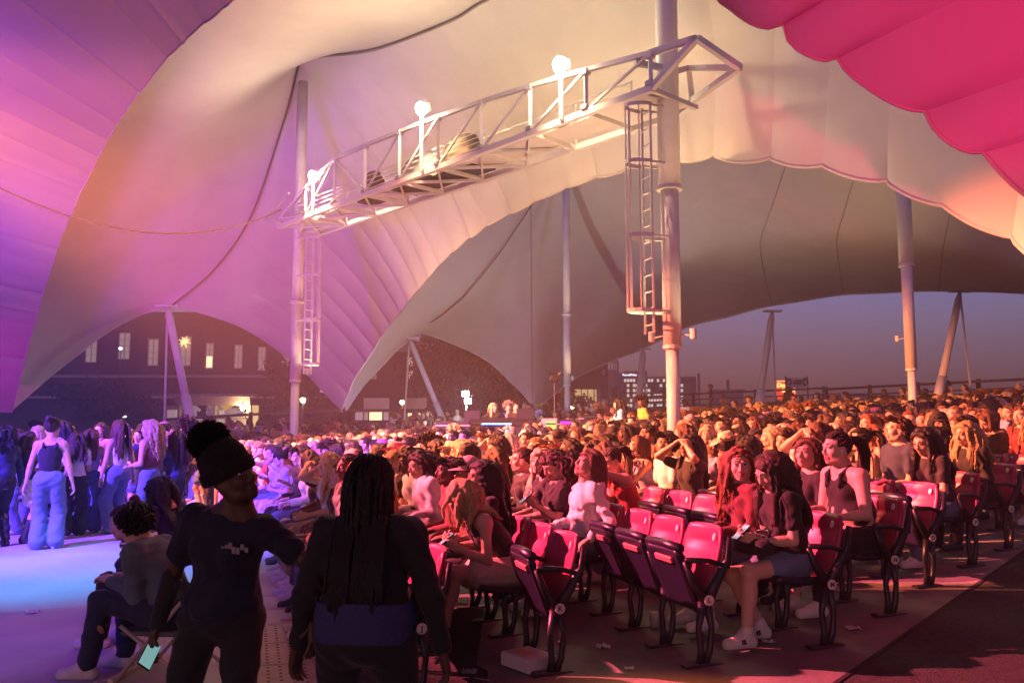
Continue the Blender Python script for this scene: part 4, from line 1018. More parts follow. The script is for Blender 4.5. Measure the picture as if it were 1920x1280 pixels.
SEATZ = 0.46
def pose(**k):
    p = dict(seat=True, lean=4, side=0, twist=0, hy=0, hp=0, hr=0, hl=None, hr_=None, el=(-0.35, -0.9, -0.5), er=(0.35, -0.9, -0.5), curl=0.7,
             fl=None, fr=None, kl=None, kr=None, hd=None, male=False, fat=1.0, palm='down', hz=None)
    p.update(k); return p
def build_body(name, p, top='tee', bottom='jeans', vox=0.0165, headvox=0.0085, shoes='shoe', seed=0, hands=True, smile=0, legs=True):
    "returns mesh, head centre, head rotation and the wrists"
    male = p['male']; ft = p['fat']; bag = Bag()
    hz = p['hz'] if p['hz'] else (SEATZ+0.085 if p['seat'] else 0.885)
    Hc = vec(0, 0, hz); tw = rotm('Z', p['twist'])
    def up_of(a): return tw@rotm('Y', p['side'])@rotm('X', -a)@vec(0, 0, 1)
    mid = Hc+up_of(p['lean']*0.55)*0.20; u2 = up_of(p['lean']); chest = mid+u2*0.155; sl = chest+u2*0.085; nb = chest+u2*0.15
    Mt = tw@rotm('Y', p['side'])@rotm('X', -p['lean']); rgt = Mt@vec(1, 0, 0); fwd = Mt@vec(0, 1, 0); up = Mt@vec(0, 0, 1)
    sw = (0.178 if male else 0.158)*(0.5+0.5*ft)
    Hrot = rotm('Z', p['hy'])@rotm('X', p['hp'])@rotm('Y', p['hr']); hc = nb+up_of(p['lean']*0.8)*0.148+fwd*0.022
    hc = hc + (Hrot@vec(0, 0.02, 0.0)-vec(0, 0.02, 0))
    SR, SL_ = sl+rgt*sw, sl-rgt*sw
    ua, fa = (0.295, 0.265) if male else (0.275, 0.245)
    hr_ = np.array(p['hr_'] if p['hr_'] is not None else ((0.10, 0.30, hz+0.13) if p['seat'] else (0.27, 0.03, 0.82)))
    hl = np.array(p['hl'] if p['hl'] is not None else ((-0.10, 0.28, hz+0.13) if p['seat'] else (-0.27, 0.03, 0.82)))
    er, hr_ = two_bone(SR, hr_, ua, fa, p['er']); el, hl = two_bone(SL_, hl, ua, fa, p['el'])
    hipR, hipL = Hc+vec(0.088*ft, 0, -0.01), Hc+vec(-0.088*ft, 0, -0.01)
    th, sh = 0.425, 0.415
    fr = np.array(p['fr'] if p['fr'] is not None else ((0.12, 0.46, 0.085) if p['seat'] else (0.10, -0.01, 0.085)))
    fl = np.array(p['fl'] if p['fl'] is not None else ((-0.12, 0.44, 0.085) if p['seat'] else (-0.10, 0.03, 0.085)))
    kr, fr = two_bone(hipR, fr, th, sh, p['kr'] if p['kr'] is not None else (0.1, 1, 0.6)); kl, fl = two_bone(hipL, fl, th, sh, p['kl'] if p['kl'] is not None else (-0.1, 1, 0.6))
    pts = np.array([Hc, mid, chest, nb, SR, SL_, er, el, hr_, hl, kr, kl, fr, fl, hc])
    lo = pts.min(0)-0.19*ft; hi = pts.max(0)+0.19*ft
    lo[2] = max(lo[2], -0.02) if legs else Hc[2]-0.16
    hi[2] = nb[2]+0.15
    F = Field(lo, hi, vox)
    for g in ('skin', 'top', 'bottom', 'shoe'): F.g(g)
    # --- torso
    def torso(g, inf, low=0.0):
        F.el(g, mid, ((0.122*ft+inf), (0.092*ft+inf), 0.165), Mt, 0.05)
        F.el(g, chest-up*low, ((0.152 if male else 0.138)*(0.4+0.6*ft)+inf, 0.098*(0.5+0.5*ft)+inf, 0.150+inf), Mt, 0.05)
        if not male:
            for sx in (-1, 1): F.el(g, chest+fwd*(0.074 if inf < 0.03 else 0.055)+rgt*sx*0.062-up*0.015, (0.056+inf, 0.050+inf, 0.056+inf), Mt, 0.035)
        if ft > 1.15: F.el(g, mid+fwd*0.03-up*0.04, (0.15*ft, 0.115*ft, 0.15), Mt, 0.06)
    def yoke(g, inf):
        F.rc(g, SL_+rgt*0.02, SR-rgt*0.02, 0.052+inf, 0.052+inf, 0.04)
        q_ = 0.005 if g == 'skin' else 0.045
        F.rc(g, nb-up*q_, SR-rgt*0.02, 0.046+inf*0.3, 0.046+inf*0.6, 0.05); F.rc(g, nb-up*q_, SL_+rgt*0.02, 0.046+inf*0.3, 0.046+inf*0.6, 0.05)
    torso('skin', -0.002); yoke('skin', 0.0)
    F.rc('skin', nb-up*0.04, hc-Hrot@vec(0, 0.022, 0.06), 0.056 if not male else 0.064, 0.049 if not male else 0.057, 0.03)
    am = (0.8+0.2*ft)*(1.12 if male else 1.0)
    for S_, E_, H_ in ((SR, er, hr_), (SL_, el, hl)):
        F.rc('skin', S_, E_, 0.045*am*ft, 0.034*am*(ft**0.5), 0.03); F.rc('skin', E_, H_, 0.034*am, 0.0225*am, 0.02); F.rc('skin', E_*0.75+H_*0.25, E_*0.6+H_*0.4, 0.034*am, 0.032*am, 0.02)
    if top == 'tank':
        torso('top', 0.009, 0.022)
        for sx in (-1, 1):
            f2 = 0.5+0.5*ft; a = chest+fwd*0.105*f2+rgt*sx*0.068+up*0.045; b2 = chest+fwd*0.080*f2+rgt*sx*0.078+up*0.118; b = sl+rgt*sx*0.080*f2+up*0.070; c = chest-fwd*0.100*f2+rgt*sx*0.072+up*0.06
            F.rc('top', a, b2, 0.018, 0.018, 0.01); F.rc('top', b2, b, 0.018, 0.017, 0.01); F.rc('top', b, c, 0.017, 0.018, 0.01)
    else:
        th_ = 0.015 if top == 'tee' else 0.020 if top == 'long' else 0.034
        torso('top', th_); yoke('top', th_*0.8)
        F.el('top', Hc+up*0.09, (0.158*ft+th_*0.4, 0.118*ft+th_*0.4, 0.12), Mt, 0.05)
        for S_, E_, H_ in ((SR, er, hr_), (SL_, el, hl)):
            if top == 'tee': F.rc('top', S_, S_*0.42+E_*0.58, 0.058*am*ft, 0.055*am*ft, 0.03)
            else: F.rc('top', S_, E_, 0.058*am*ft, 0.047*am*(ft**0.6), 0.035); F.rc('top', E_, E_*0.08+H_*0.92, 0.047*am*(ft**0.6), 0.036*am, 0.03)
        if top == 'hoodie':
            F.el('top', nb-fwd*0.085-up*0.02, (0.12, 0.055, 0.085), Mt@rotm('X', -25), 0.03); F.rc('top', nb+rgt*0.07+up*0.0, nb+fwd*0.075-up*0.03, 0.03, 0.025, 0.02); F.rc('top', nb-rgt*0.07, nb+fwd*0.075-up*0.03, 0.03, 0.025, 0.02)
    F.el('bottom', Hc+vec(0, -0.005, 0.015), (0.163*ft, 0.122*ft, 0.115), None, 0.05)
    F.el('skin', Hc, (0.13*ft, 0.10*ft, 0.10), None, 0.05)
    if legs:
        for h_, k_, f_ in ((hipR, kr, fr), (hipL, kl, fl)):
            F.rc('skin', h_, k_, 0.082*ft, 0.054, 0.04); F.rc('skin', k_, f_, 0.052, 0.037, 0.03); F.el('skin', k_*0.68+f_*0.32+unit(np.cross(np.cross(f_-k_, k_-h_), f_-k_))*-0.012, (0.048, 0.048, 0.10), None, 0.04)
            if bottom == 'jeans': F.rc('bottom', h_, k_, 0.093*ft, 0.068, 0.04); F.rc('bottom', k_, f_+(k_-f_)*0.06, 0.068, 0.062, 0.04)
            elif bottom == 'wide': F.rc('bottom', h_, k_, 0.102*ft, 0.088, 0.05); F.rc('bottom', k_, f_+(k_-f_)*0.02, 0.086, 0.105, 0.05)
            elif bottom == 'legging': F.rc('bottom', h_, k_, 0.088*ft, 0.060, 0.04); F.rc('bottom', k_, f_+(k_-f_)*0.08, 0.058, 0.043, 0.03)
            elif bottom == 'shorts': F.rc('bottom', h_, h_*0.52+k_*0.48, 0.096*ft, 0.092, 0.05)
            elif bottom == 'skirt': F.rc('bottom', h_, h_*0.40+k_*0.60, 0.095*ft, 0.112, 0.08)
            fd = (k_-h_)*vec(1, 1, 0); fd = unit(fd) if np.linalg.norm(fd) > 0.12 else vec(0, 1, 0)
            fd = unit(fd+vec(0, 0.35, 0)); heel = f_+vec(0, 0, -0.045)-fd*0.035; toe = f_+vec(0, 0, -0.052)+fd*0.155
            F.rc('shoe', heel, toe, 0.041, 0.036, 0.02); F.rc('shoe', f_+fd*0.01, f_+fd*0.07-vec(0, 0, 0.03), 0.042, 0.036, 0.03)
            F.rc('shoe', heel-vec(0, 0, 0.012), toe-vec(0, 0, 0.006), 0.038, 0.036, 0.0)
            if shoes == 'boot': F.rc('shoe', f_, f_*0.35+k_*0.65, 0.052, 0.062, 0.02)
            elif shoes == 'low': F.rc('shoe', f_, f_*0.93+k_*0.07, 0.045, 0.046, 0.01)
    F.wrinkle('top', dict(tank=0.0025, tee=0.006, long=0.0065, hoodie=0.010)[top], 0.8 if top == 'hoodie' else 1.0, seed); F.wrinkle('bottom', 0.005, 1.0, seed+1)
    X, Y, Z = np.meshgrid(*F.ax, indexing='ij'); F.vol['shoe'] = np.maximum(F.vol['shoe'], -Z.astype(f32)+0.001)
    V, Q, G = surface(F, ['skin', 'top', 'bottom', 'shoe']); bag.add(V, Q, G)
    hv, hq, hm = head_mesh(headvox, male, smile); bag.add(1.05*hv@Hrot.T+hc, hq, hm)
    if hands:
        for H_, E_, sd in ((hr_, er, 1), (hl, el, -1)):
            d = unit(H_-E_); hd = p['hd']
            if hd == 'phone': d = unit(d+vec(-0.25*sd, 0.1, 0.35)); nrm = unit(vec(sd*0.9, 0.2, -0.35))
            elif hd == 'lap': d = unit(d+vec(-0.3*sd, 0.35, -0.25)); nrm = vec(0, 0.25, 1)
            elif hd == 'face': nrm = unit(vec(sd, 0.4, 0.1))
            else: nrm = unit(vec(sd*0.85, 0.35, 0.35)) if not p['seat'] else vec(sd*0.2, 0.3, 1)
            hand(bag, H_, d, nrm, p['curl'], -sd, 6 if headvox > 0.007 else 8, s=1.08 if male else 1.0)
    V, Q, M = bag.get()
    me = mesh_np(name, V, Q, [M_none]*7, M)
    return dict(me=me, hc=hc, Hrot=Hrot, nb=nb, hr=hr_, hl=hl, er=er, el=el, Hc=Hc, u=u2, fwd=fwd, rgt=rgt, up=up, kr=kr, kl=kl, fr=fr, fl=fl, chest=chest, male=male, name=name, fat=ft)
M_none = mat('plain', (0.3, 0.3, 0.3))

# ------------------------------------------------------------------ hair grown as locks that fall and lie on head and shoulders
SKC, SKR = vec(0, -0.016, 0.034), vec(0.079, 0.099, 0.088)
def scalp(n, r, fringe=0.0):
    out = []
    while len(out) < n:
        v = r.normal(0, 1, 3); v /= np.linalg.norm(v); p = SKC+SKR*v
        if p[2] < -0.065: continue
        hl = 0.066 + 0.3*max(0, abs(p[0])-0.05) - fringe                       # hairline height at the front
        if p[1] > 0.025 and p[2] < hl: continue
        if p[2] < 0.02 and p[1] > -0.012 and p[2] > -0.09: continue
        if p[2] < -0.02 and p[1] > -0.035: continue
        out.append(p)
    return np.array(out)
def hair_mesh(name, B, style, seed, n=190, seg=9, sides=4, rad=0.0095, mass=64, hv=0.0095):
    r = np.random.RandomState(seed); H = B['Hrot']; bag = Bag()
    AX = H@(SKC*1.05); loc_nb = B['nb']-B['hc']; bu = B['u']; bf = B['fwd']; br = B['rgt']
    # scalp shell
    a = np.linspace(0, np.pi, 15); b = np.linspace(0, 2*np.pi, 25)
    A_, B_ = np.meshgrid(a, b, indexing='ij'); S = np.stack([np.sin(A_)*np.sin(B_), np.sin(A_)*np.cos(B_), np.cos(A_)], -1)*(SKR*1.005)+SKC
    I = np.arange(S.shape[0]*S.shape[1]).reshape(S.shape[:2]); Q = np.stack([I[:-1, :-1], I[1:, :-1], I[1:, 1:], I[:-1, 1:]], -1).reshape(-1, 4)
    Sf = S.reshape(-1, 3); c = Sf[Q].mean(1)
    keep = ~((c[:, 1] > 0.03) & (c[:, 2] < 0.068)) & ~((c[:, 2] < 0.015) & (c[:, 1] > -0.005)) & (c[:, 2] > -0.06) & ~((c[:, 2] < -0.02) & (c[:, 1] > -0.03))
    bag.add(Sf@H.T*1.05, Q[keep][:, ::-1], 0)
    P = scalp(n if style in ('long', 'wavy', 'bob', 'curly', 'braids', 'messy') else max(n, 300), r); m = len(P)
    L = dict(long=0.46, wavy=0.44, bob=0.21, pony=0.40, bun=0.0, short=0.05, afro=0.10, curly=0.26, braids=0.52, messy=0.30)[style]
    part = r.choice([-0.02, 0.0, 0.02]); g = vec(0, 0, -1)
    if style in ('long', 'wavy', 'bob', 'curly', 'braids', 'messy'):
        Lk = L*(0.82+0.3*r.rand(m)); side = np.sign(P[:, 0]-part+1e-4)
        D = np.stack([side*0.55, -0.75-0.4*(P[:, 1] < 0.02), 0.05*np.ones(m)], 1)
        wob = r.normal(0, 0.035 if style in ('long', 'braids', 'bob') else 0.07, (m, 3)); ft = B['fat']
        D /= np.linalg.norm(D, axis=1, keepdims=True)
        P = P*1.05; X = P@H.T; V = D@H.T; path = [X]; st = (Lk/(seg-1))[:, None]; headlen = 0.12
        for i in range(seg-1):
            w = min(1, 0.38+0.17*i) if style != 'curly' else 0.22+0.06*i
            V = V*(1-w)+g*w + wob + r.normal(0, 0.012 if style in ('long', 'braids', 'bob') else 0.035, (m, 3)); V /= np.linalg.norm(V, axis=1, keepdims=True)
            X = X+V*st
            lay = lay if i else (1.015+0.06*r.rand(m))[:, None]; q = X@H-SKC*1.05; e = q/(SKR*1.05*lay); d = np.linalg.norm(e, axis=1); ins = d < 1
            q[ins] = q[ins]/d[ins][:, None]; fx_ = q+SKC*1.05
            face = (fx_[:, 1] > 0.035) & (fx_[:, 2] < 0.06) & (fx_[:, 2] > -0.14) & (np.abs(fx_[:, 0]) < 0.074)
            fx_[face, 0] = side[face]*0.078; fx_[face, 1] = np.minimum(fx_[face, 1], 0.030); X = fx_@H.T
            # neck and shoulders
            rel = X-(loc_nb-bu*0.02); hgt = rel@bu; xx = rel@br; yy = rel@bf
            low = hgt < 0.06; back = yy <= 0.015
            ylim = np.where(back, -(0.090+0.045*np.clip(-hgt, 0, 0.15)/0.15)*(0.2+0.8*ft), 0.100+0.02*np.clip(-hgt, 0, 0.15)/0.15)
            mv = low & (np.abs(yy) < np.abs(ylim)) & (np.abs(xx) < 0.20*ft) & (hgt < 0.02)
            X = X+np.where(mv, ylim-yy, 0)[:, None]*bf[None]*0.8
            path.append(X)
        path = np.stack(path, 1)
        ph = r.rand(m)*6.3; s = np.linspace(0, 1, seg)
        wav = dict(long=0.003, wavy=0.010, bob=0.003, curly=0.016, braids=0.0, messy=0.012)[style]
        for j in range(m):
            path[j] += np.stack([np.sin(s*9+ph[j]), np.cos(s*8+ph[j]), 0*s], 1)*wav*np.clip(s*3, 0, 1)[:, None]
        if style == 'braids':
            for j in range(m):
                rr = rad*1.1*(0.85+0.25*np.sin(s*60+ph[j])); rr[-1] *= 0.3; v, q = tube_np(path[j], rr, 5); bag.add(v, q, 0)
        else:
            # most of the hair is one soft mass, with loose strands on top
            nm = min(m, mass); FF = Field(path[:nm].reshape(-1, 3).min(0)-0.03, path[:nm].reshape(-1, 3).max(0)+0.03, hv)
            for j in range(nm):
                r0 = 0.0095+0.006*((j*53) % 10)/10
                for i in range(seg-1):
                    a_, b_ = s[i], s[i+1]; FF.rc('h', path[j, i], path[j, i+1], r0*(1-0.62*a_**2), r0*(1-0.62*b_**2), 0.020)
            v, q, _g = surface(FF, ['h']); bag.add(v, q, 0)
            for j in range(nm, m):
                rr = 0.0038*(1-0.8*s**2); v, q = tube_np(path[j], rr, 3); bag.add(v, q, 0)
    elif style in ('pony', 'bun'):
        K = 1.05*SKC+vec(0, -0.108, 0.03 if style == 'pony' else 0.075)
        for j in range(m):
            p = P[j]; s = np.linspace(0, 1, 7)[:, None]; q = p*(1-s)+K/1.05*s; e = (q-SKC)/(SKR*(1.04+0.05*r.rand())); d = np.linalg.norm(e, axis=1); q[d < 1] = (q[d < 1]-SKC)/d[d < 1][:, None]+SKC
            v, qq = tube_np(q@H.T*1.05, np.array([0.3, 0.9, 0.9, 0.85, 0.8, 0.75, 0.6])*rad, sides, 0.28, AX); bag.add(v, qq, 0)
        if style == 'pony':
            for j in range(34):
                X = (K+r.normal(0, 0.014, 3))@H.T; V_ = H@unit(vec(r.normal(0, 0.25), -1.0, 0.35)); pt = [X]
                for i in range(9):
                    w = min(1, 0.2+0.14*i); V_ = unit(V_*(1-w)+g*w+r.normal(0, 0.07, 3)); X = X+V_*L*(0.9+0.2*r.rand())/9; pt.append(X)
                v, q = tube_np(np.array(pt), rad*np.linspace(1.0, 0.2, 10), sides); bag.add(v, q, 0)
        else:
            for j in range(26):
                a0 = r.rand()*6.3; tt = np.linspace(0, 4.2, 10); ax = r.normal(0, 0.4, 2); R0 = 0.036
                pt = np.stack([np.cos(tt+a0), np.sin(tt+a0)*np.cos(ax[0]*2), np.sin(tt+a0)*np.sin(ax[0]*2)+0.2*ax[1]], 1)*R0+K+vec(0, -0.012, 0.02)
                v, q = tube_np(pt@H.T, np.full(10, rad*0.85), sides); bag.add(v, q, 0)
            for j in range(10):
                p = P[r.randint(m)]; X = (K+r.normal(0, 0.02, 3)); pt = np.array([X, X+r.normal(0, 0.02, 3)+vec(0, -0.02, -0.02), X+vec(r.normal(0, 0.03), -0.03, -0.07)])
                v, q = tube_np(pt@H.T, [rad*0.4, rad*0.3, rad*0.1], 4); bag.add(v, q, 0)
    else:
        P = P*1.05
        for j in range(m if style == 'short' else int(m*2.2)):
            p = P[j % m]+(r.normal(0, 0.004, 3)); nrm = unit((p-SKC)/SKR**2)
            if style == 'short':
                d = unit(nrm*0.12+vec(0.30*nrm[0], 0.45*(1 if p[1] > 0.03 else -0.7), -0.35*(p[1] < 0.03))); pt = np.array([p-nrm*0.004, p+d*L*0.4+nrm*0.010, p+d*L*(0.7+0.3*r.rand())+nrm*0.008]); rr = [rad*1.1, rad*1.1, rad*0.4]
            else:
                t1 = unit(np.cross(nrm, r.normal(0, 1, 3))); tt = np.linspace(0, 1, 6)[:, None]; ll = L*(0.55+0.6*r.rand())
                pt = p+nrm*tt*ll+t1*np.sin(tt*9+r.rand()*6)*0.014+np.cross(nrm, t1)*np.cos(tt*9)*0.012; rr = rad*np.array([1.2, 1.2, 1.2, 1.1, 0.9, 0.3])
            v, q = tube_np(pt@H.T, rr, sides); bag.add(v, q, 0)
    V, Q, M = bag.get()
    return mesh_np(name, V, Q, [M_none], M*0)

# ------------------------------------------------------------------ colours of people
SKIN = {k: mat('skin_'+k, c, 0.5, noise=0.08, nscale=12, bump=0.05, bscale=120, spec=0.35) for k, c in dict(fair=(0.62, 0.40, 0.31), light=(0.54, 0.34, 0.25), tan=(0.42, 0.25, 0.17), brown=(0.24, 0.13, 0.085), deep=(0.10, 0.055, 0.038)).items()}
LIPS = {k: mat('lips_'+k, c, 0.4) for k, c in dict(fair=(0.45, 0.16, 0.14), light=(0.40, 0.15, 0.13), tan=(0.30, 0.11, 0.09), brown=(0.17, 0.07, 0.055), deep=(0.07, 0.03, 0.025)).items()}
HAIRC = dict(black=(0.012, 0.010, 0.010), brown=(0.065, 0.035, 0.021), chestnut=(0.13, 0.058, 0.030), auburn=(0.25, 0.085, 0.033), blonde=(0.52, 0.35, 0.17), fair=(0.66, 0.51, 0.31), grey=(0.35, 0.33, 0.31))
HAIRM = {k: mat('hair_'+k, c, 0.55, noise=0.55, nscale=9, stretch=(12, 12, 0.5), bump=0.5, bscale=16, spec=0.4) for k, c in HAIRC.items()}
CLOTH = dict(black=(0.016, 0.016, 0.018), white=(0.74, 0.73, 0.72), grey=(0.25, 0.25, 0.26), red=(0.42, 0.045, 0.04), pink=(0.62, 0.26, 0.33), navy=(0.025, 0.035, 0.09), denim=(0.13, 0.19, 0.31), cream=(0.60, 0.53, 0.42),
             green=(0.08, 0.14, 0.07), brown=(0.14, 0.08, 0.05), yellow=(0.62, 0.44, 0.07), lilac=(0.42, 0.36, 0.58), khaki=(0.28, 0.23, 0.15), teal=(0.10, 0.16, 0.20), maroon=(0.17, 0.035, 0.04), uniform=(0.010, 0.012, 0.034))
CLOTHM = {k: mat('cloth_'+k, c, 0.85, noise=0.16, nscale=16, bump=0.25, bscale=70, sheen=0.1) for k, c in CLOTH.items()}
M_eye = mat('eye_white', (0.62, 0.60, 0.57), 0.25); M_dark = mat('iris_brow', (0.028, 0.018, 0.014), 0.5)
M_shoeW = mat('shoe_white', (0.66, 0.65, 0.62), 0.6, noise=0.15, nscale=20); M_shoeB = mat('shoe_black', (0.02, 0.02, 0.022), 0.5)
def dress(o, skin, topc, botc, shoe):
    ms = [SKIN[skin], CLOTHM[topc], CLOTHM[botc], M_shoeW if shoe == 'white' else M_shoeB, M_eye, M_dark, LIPS[skin]]
    for s, m in zip(o.material_slots, ms): s.link = 'OBJECT'; s.material = m
def put_person(B, hair, x, y, z, rz, scale, skin, topc, botc, shoe, hairc, label, group, mirror=False, cat='person', tilt=None):
    t = thing('person', label, cat, (x, y, z), rz, group); t.scale = (scale*(-1 if mirror else 1), scale, scale)
    if tilt: t.rotation_euler = (tilt[0], tilt[1], rz)
    o = link('body', B['me'], t); dress(o, skin, topc, botc, shoe)
    if hair is not None:
        h = link('hair', hair, t, Vector(B['hc'])); h.material_slots[0].link = 'OBJECT'; h.material_slots[0].material = HAIRM[hairc]
    return t
# ================================================================== tip-up chairs
M_seat = mat('seat_plastic', (0.40, 0.035, 0.12), 0.38, noise=0.10, nscale=5, bump=0.06, bscale=200)
M_pan = mat('seat_pan_plastic', (0.014, 0.013, 0.034), 0.35, noise=0.2, nscale=6)
M_frameb = mat('chair_casting', (0.018, 0.018, 0.028), 0.42, noise=0.2)
M_disc = mat('number_disc', (0.72, 0.68, 0.62), 0.4); M_discink = mat('disc_ink', (0.02, 0.02, 0.03), 0.6); M_slot = mat('slot_strip', (0.50, 0.16, 0.18), 0.4)
def shell(fn, nu, nv, th):
    "closed shell from a surface function fn(u,v)->point, thickness along the local normal"
    P = np.array([[fn(i/(nu-1), j/(nv-1)) for j in range(nv)] for i in range(nu)])
    N = np.cross(np.gradient(P, axis=0), np.gradient(P, axis=1)); N /= np.linalg.norm(N, axis=2, keepdims=True)+1e-9
    A = P+N*th/2; B = P-N*th/2; V = np.concatenate([A.reshape(-1, 3), B.reshape(-1, 3)]); I = np.arange(nu*nv).reshape(nu, nv); o = nu*nv
    Q = [np.stack([I[:-1, :-1], I[1:, :-1], I[1:, 1:], I[:-1, 1:]], -1).reshape(-1, 4)]; Q.append(Q[0][:, ::-1]+o)
    ring = np.concatenate([I[:, 0], I[-1, 1:], I[-2::-1, -1], I[0, -2:0:-1]]); r2 = np.roll(ring, -1); Q.append(np.stack([ring, ring+o, r2+o, r2], 1))
    return V, np.concatenate(Q)
def back_fn(u, v):
    x = u-0.5; hw = 0.485*(1-0.16*max(0, (v-0.62)/0.38)**3); z = 0.40+0.47*v-0.05*max(0, abs(x)*2-0.55)**2*(v > 0.8)
    rim = 0.022*math.exp(-((v-0.74)/0.05)**2)
    return (x*hw, -0.185-0.115*v+0.075*(2*x)**2*0.6-rim*(1-(2*x)**2), z)
def pan_fn(up_):
    def f(u, v):
        x = u-0.5
        if up_: return (x*0.46*(1-0.10*(1-v)), -0.095+0.155*v+0.018*(2*x)**2, 0.335+0.40*v)
        return (x*0.46, -0.16+0.43*v, 0.445-0.03*math.sin(v*math.pi)+0.02*(2*x)**2)
    return f
CH = {}
def chair_meshes():
    V, Q = shell(back_fn, 15, 15, 0.028); CH['backrest'] = mesh_np('backrest', V, Q, [M_seat])
    for k in (True, False):
        V, Q = shell(pan_fn(k), 11, 11, 0.045); CH['pan%d' % k] = mesh_np('seat_pan', V, Q, [M_pan])
    def keep(mb, nm, m, sm=False): o = mb.build(nm, m, smooth=sm); me = o.data; bpy.data.objects.remove(o); CH[nm] = me
    mb = MB(); mb.tube([(-0.23, 0.066, 0.745), (0, 0.054, 0.750), (0.23, 0.066, 0.745)], 0.033, 10); keep(mb, 'lip', M_pan, True)
    mb = MB(); mb.box((0, 0.068, 0.655), (0.24, 0.02, 0.045), Matrix.Rotation(R(-20), 3, 'X'), bev=0.006); keep(mb, 'handle_slot', M_slot)
    mb = MB(); mb.tube([(-0.265, -0.27, 0.62), (-0.265, -0.12, 0.665), (-0.265, 0.05, 0.675)], [0.016, 0.018, 0.02], 8); keep(mb, 'armrest', M_frameb, True)
    mb = MB(); mb.tube([(-0.258, -0.10, 0.40), (-0.258, -0.17, 0.52), (-0.258, -0.262, 0.66), (-0.255, -0.285, 0.80)], [0.042, 0.036, 0.026, 0.018], 8)
    mb.tube([(-0.258, -0.10, 0.40), (-0.258, 0.0, 0.55), (-0.262, 0.05, 0.665)], [0.04, 0.026, 0.018], 8); keep(mb, 'bracket', M_frameb, True)
    mb = MB(); mb.tube([(-0.258, -0.045, 0.0), (-0.258, -0.055, 0.10), (-0.258, -0.04, 0.24), (-0.258, -0.075, 0.40)], [0.030, 0.022, 0.020, 0.034], 8)
    mb.tube([(-0.258, -0.075, 0.0), (-0.258, -0.12, 0.10), (-0.258, -0.135, 0.24), (-0.258, -0.105, 0.40)], [0.030, 0.022, 0.020, 0.034], 8); keep(mb, 'leg', M_frameb, True)
    mb = MB(); mb.box((-0.258, -0.06, 0.012), (0.085, 0.27, 0.022), bev=0.006); keep(mb, 'foot_plate', M_frameb)
    mb = MB(); mb.lathe([(0.026, 0.0), (0.026, 0.004), (0.022, 0.006)], n=14, rot=Matrix.Rotation(R(90), 3, 'X')); keep(mb, 'number_disc', M_disc)
    mb = MB(); mb.lathe([(0.034, 0.0), (0.034, 0.005), (0.030, 0.007)], n=16, rot=Matrix.Rotation(R(-90), 3, 'Y')); keep(mb, 'row_disc', M_disc)
chair_meshes()
FACE = math.atan2(NX, -NY)                   # rotation that turns local +Y towards the stage
def row_place(i, t):
    n = 0.93+0.915*i; k = max(0.0, t-7.5); n2 = n-0.0105*k*k; x, y = rowpt(n2, t)
    return x, y, ground_z(x, y), FACE+math.atan(0.021*k)*0.9
AISLE = {0: 5.6, 1: 5.64, 2: 5.34, 3: 5.31, 4: 5.77, 5: 6.37}
def aisle_t(i): return AISLE[i] if i in AISLE else 6.37+0.45*(i-5)
LET = 'JKLMNOPQRSTUVW'
def chair(i, s, folded, label, aisle=False):
    x, y, z, rz = row_place(i, aisle_t(i)+0.525*s)
    t = thing('tip_up_chair', label, 'chair', (x, y, z), rz, 'tip-up chairs of the house')
    b = link('backrest', CH['backrest'], t); dsc = link('number_disc', CH['number_disc'], b, Vector((-0.150, -0.232, 0.800)))
    dsc.rotation_euler = (R(180+14), 0, R(-14)); pn = link('seat_pan', CH['pan%d' % folded], t)
    if folded: link('lip', CH['lip'], pn); link('handle_slot', CH['handle_slot'], pn)
    link('armrest', CH['armrest'], t); link('bracket', CH['bracket'], t); g = link('leg', CH['leg'], t); link('foot_plate', CH['foot_plate'], g)
    if aisle:
        link('row_disc', CH['row_disc'], t, Vector((-0.295, -0.10, 0.42)))
        c = bpy.data.curves.new('row_letter', 'FONT'); c.body = LET[i]; c.size = 0.045; c.align_x = 'CENTER'; c.align_y = 'CENTER'; c.extrude = 0.001; c.offset = 0.001
        o = bpy.data.objects.new('row_letter', c); COL.objects.link(o); me = bpy.data.meshes.new_from_object(o.evaluated_get(bpy.context.evaluated_depsgraph_get())); bpy.data.objects.remove(o)
        me.materials.clear(); me.materials.append(M_discink)
        o = link('row_letter', me, t, Vector((-0.3035, -0.10, 0.42))); o.rotation_euler = (R(90), 0, R(-90))
    return t

# ================================================================== cast
def hat_cap(t, B, m, name='cap'):
    mb = MB(); mb.lathe([(0.090, -0.005), (0.093, 0.03), (0.082, 0.075), (0.05, 0.105), (0.012, 0.115)], (0, -0.016, 0.030), 18)
    V = []; Fs = []
    for i in range(9):
        a = math.pi*(0.12+0.76*i/8); V += [(0.088*math.cos(a), 0.088*math.sin(a)-0.016, 0.045), (0.092*math.cos(a), 0.088*math.sin(a)+0.075*math.sin(a)**1.5, 0.030)]
    V += [(x, y, z-0.006) for x, y, z in V]
    for i in range(8): Fs += [(2*i, 2*i+1, 2*i+3, 2*i+2), (18+2*i, 18+2*i+2, 18+2*i+3, 18+2*i+1), (2*i+1, 2*i+19, 2*i+21, 2*i+3)]
    mb.add(V, Fs); o = mb.build(name, m, t, smooth=True, loc=Vector(B['hc'])); o.rotation_euler = Matrix(B['Hrot']).to_euler(); o.scale = (1.06,)*3; return o
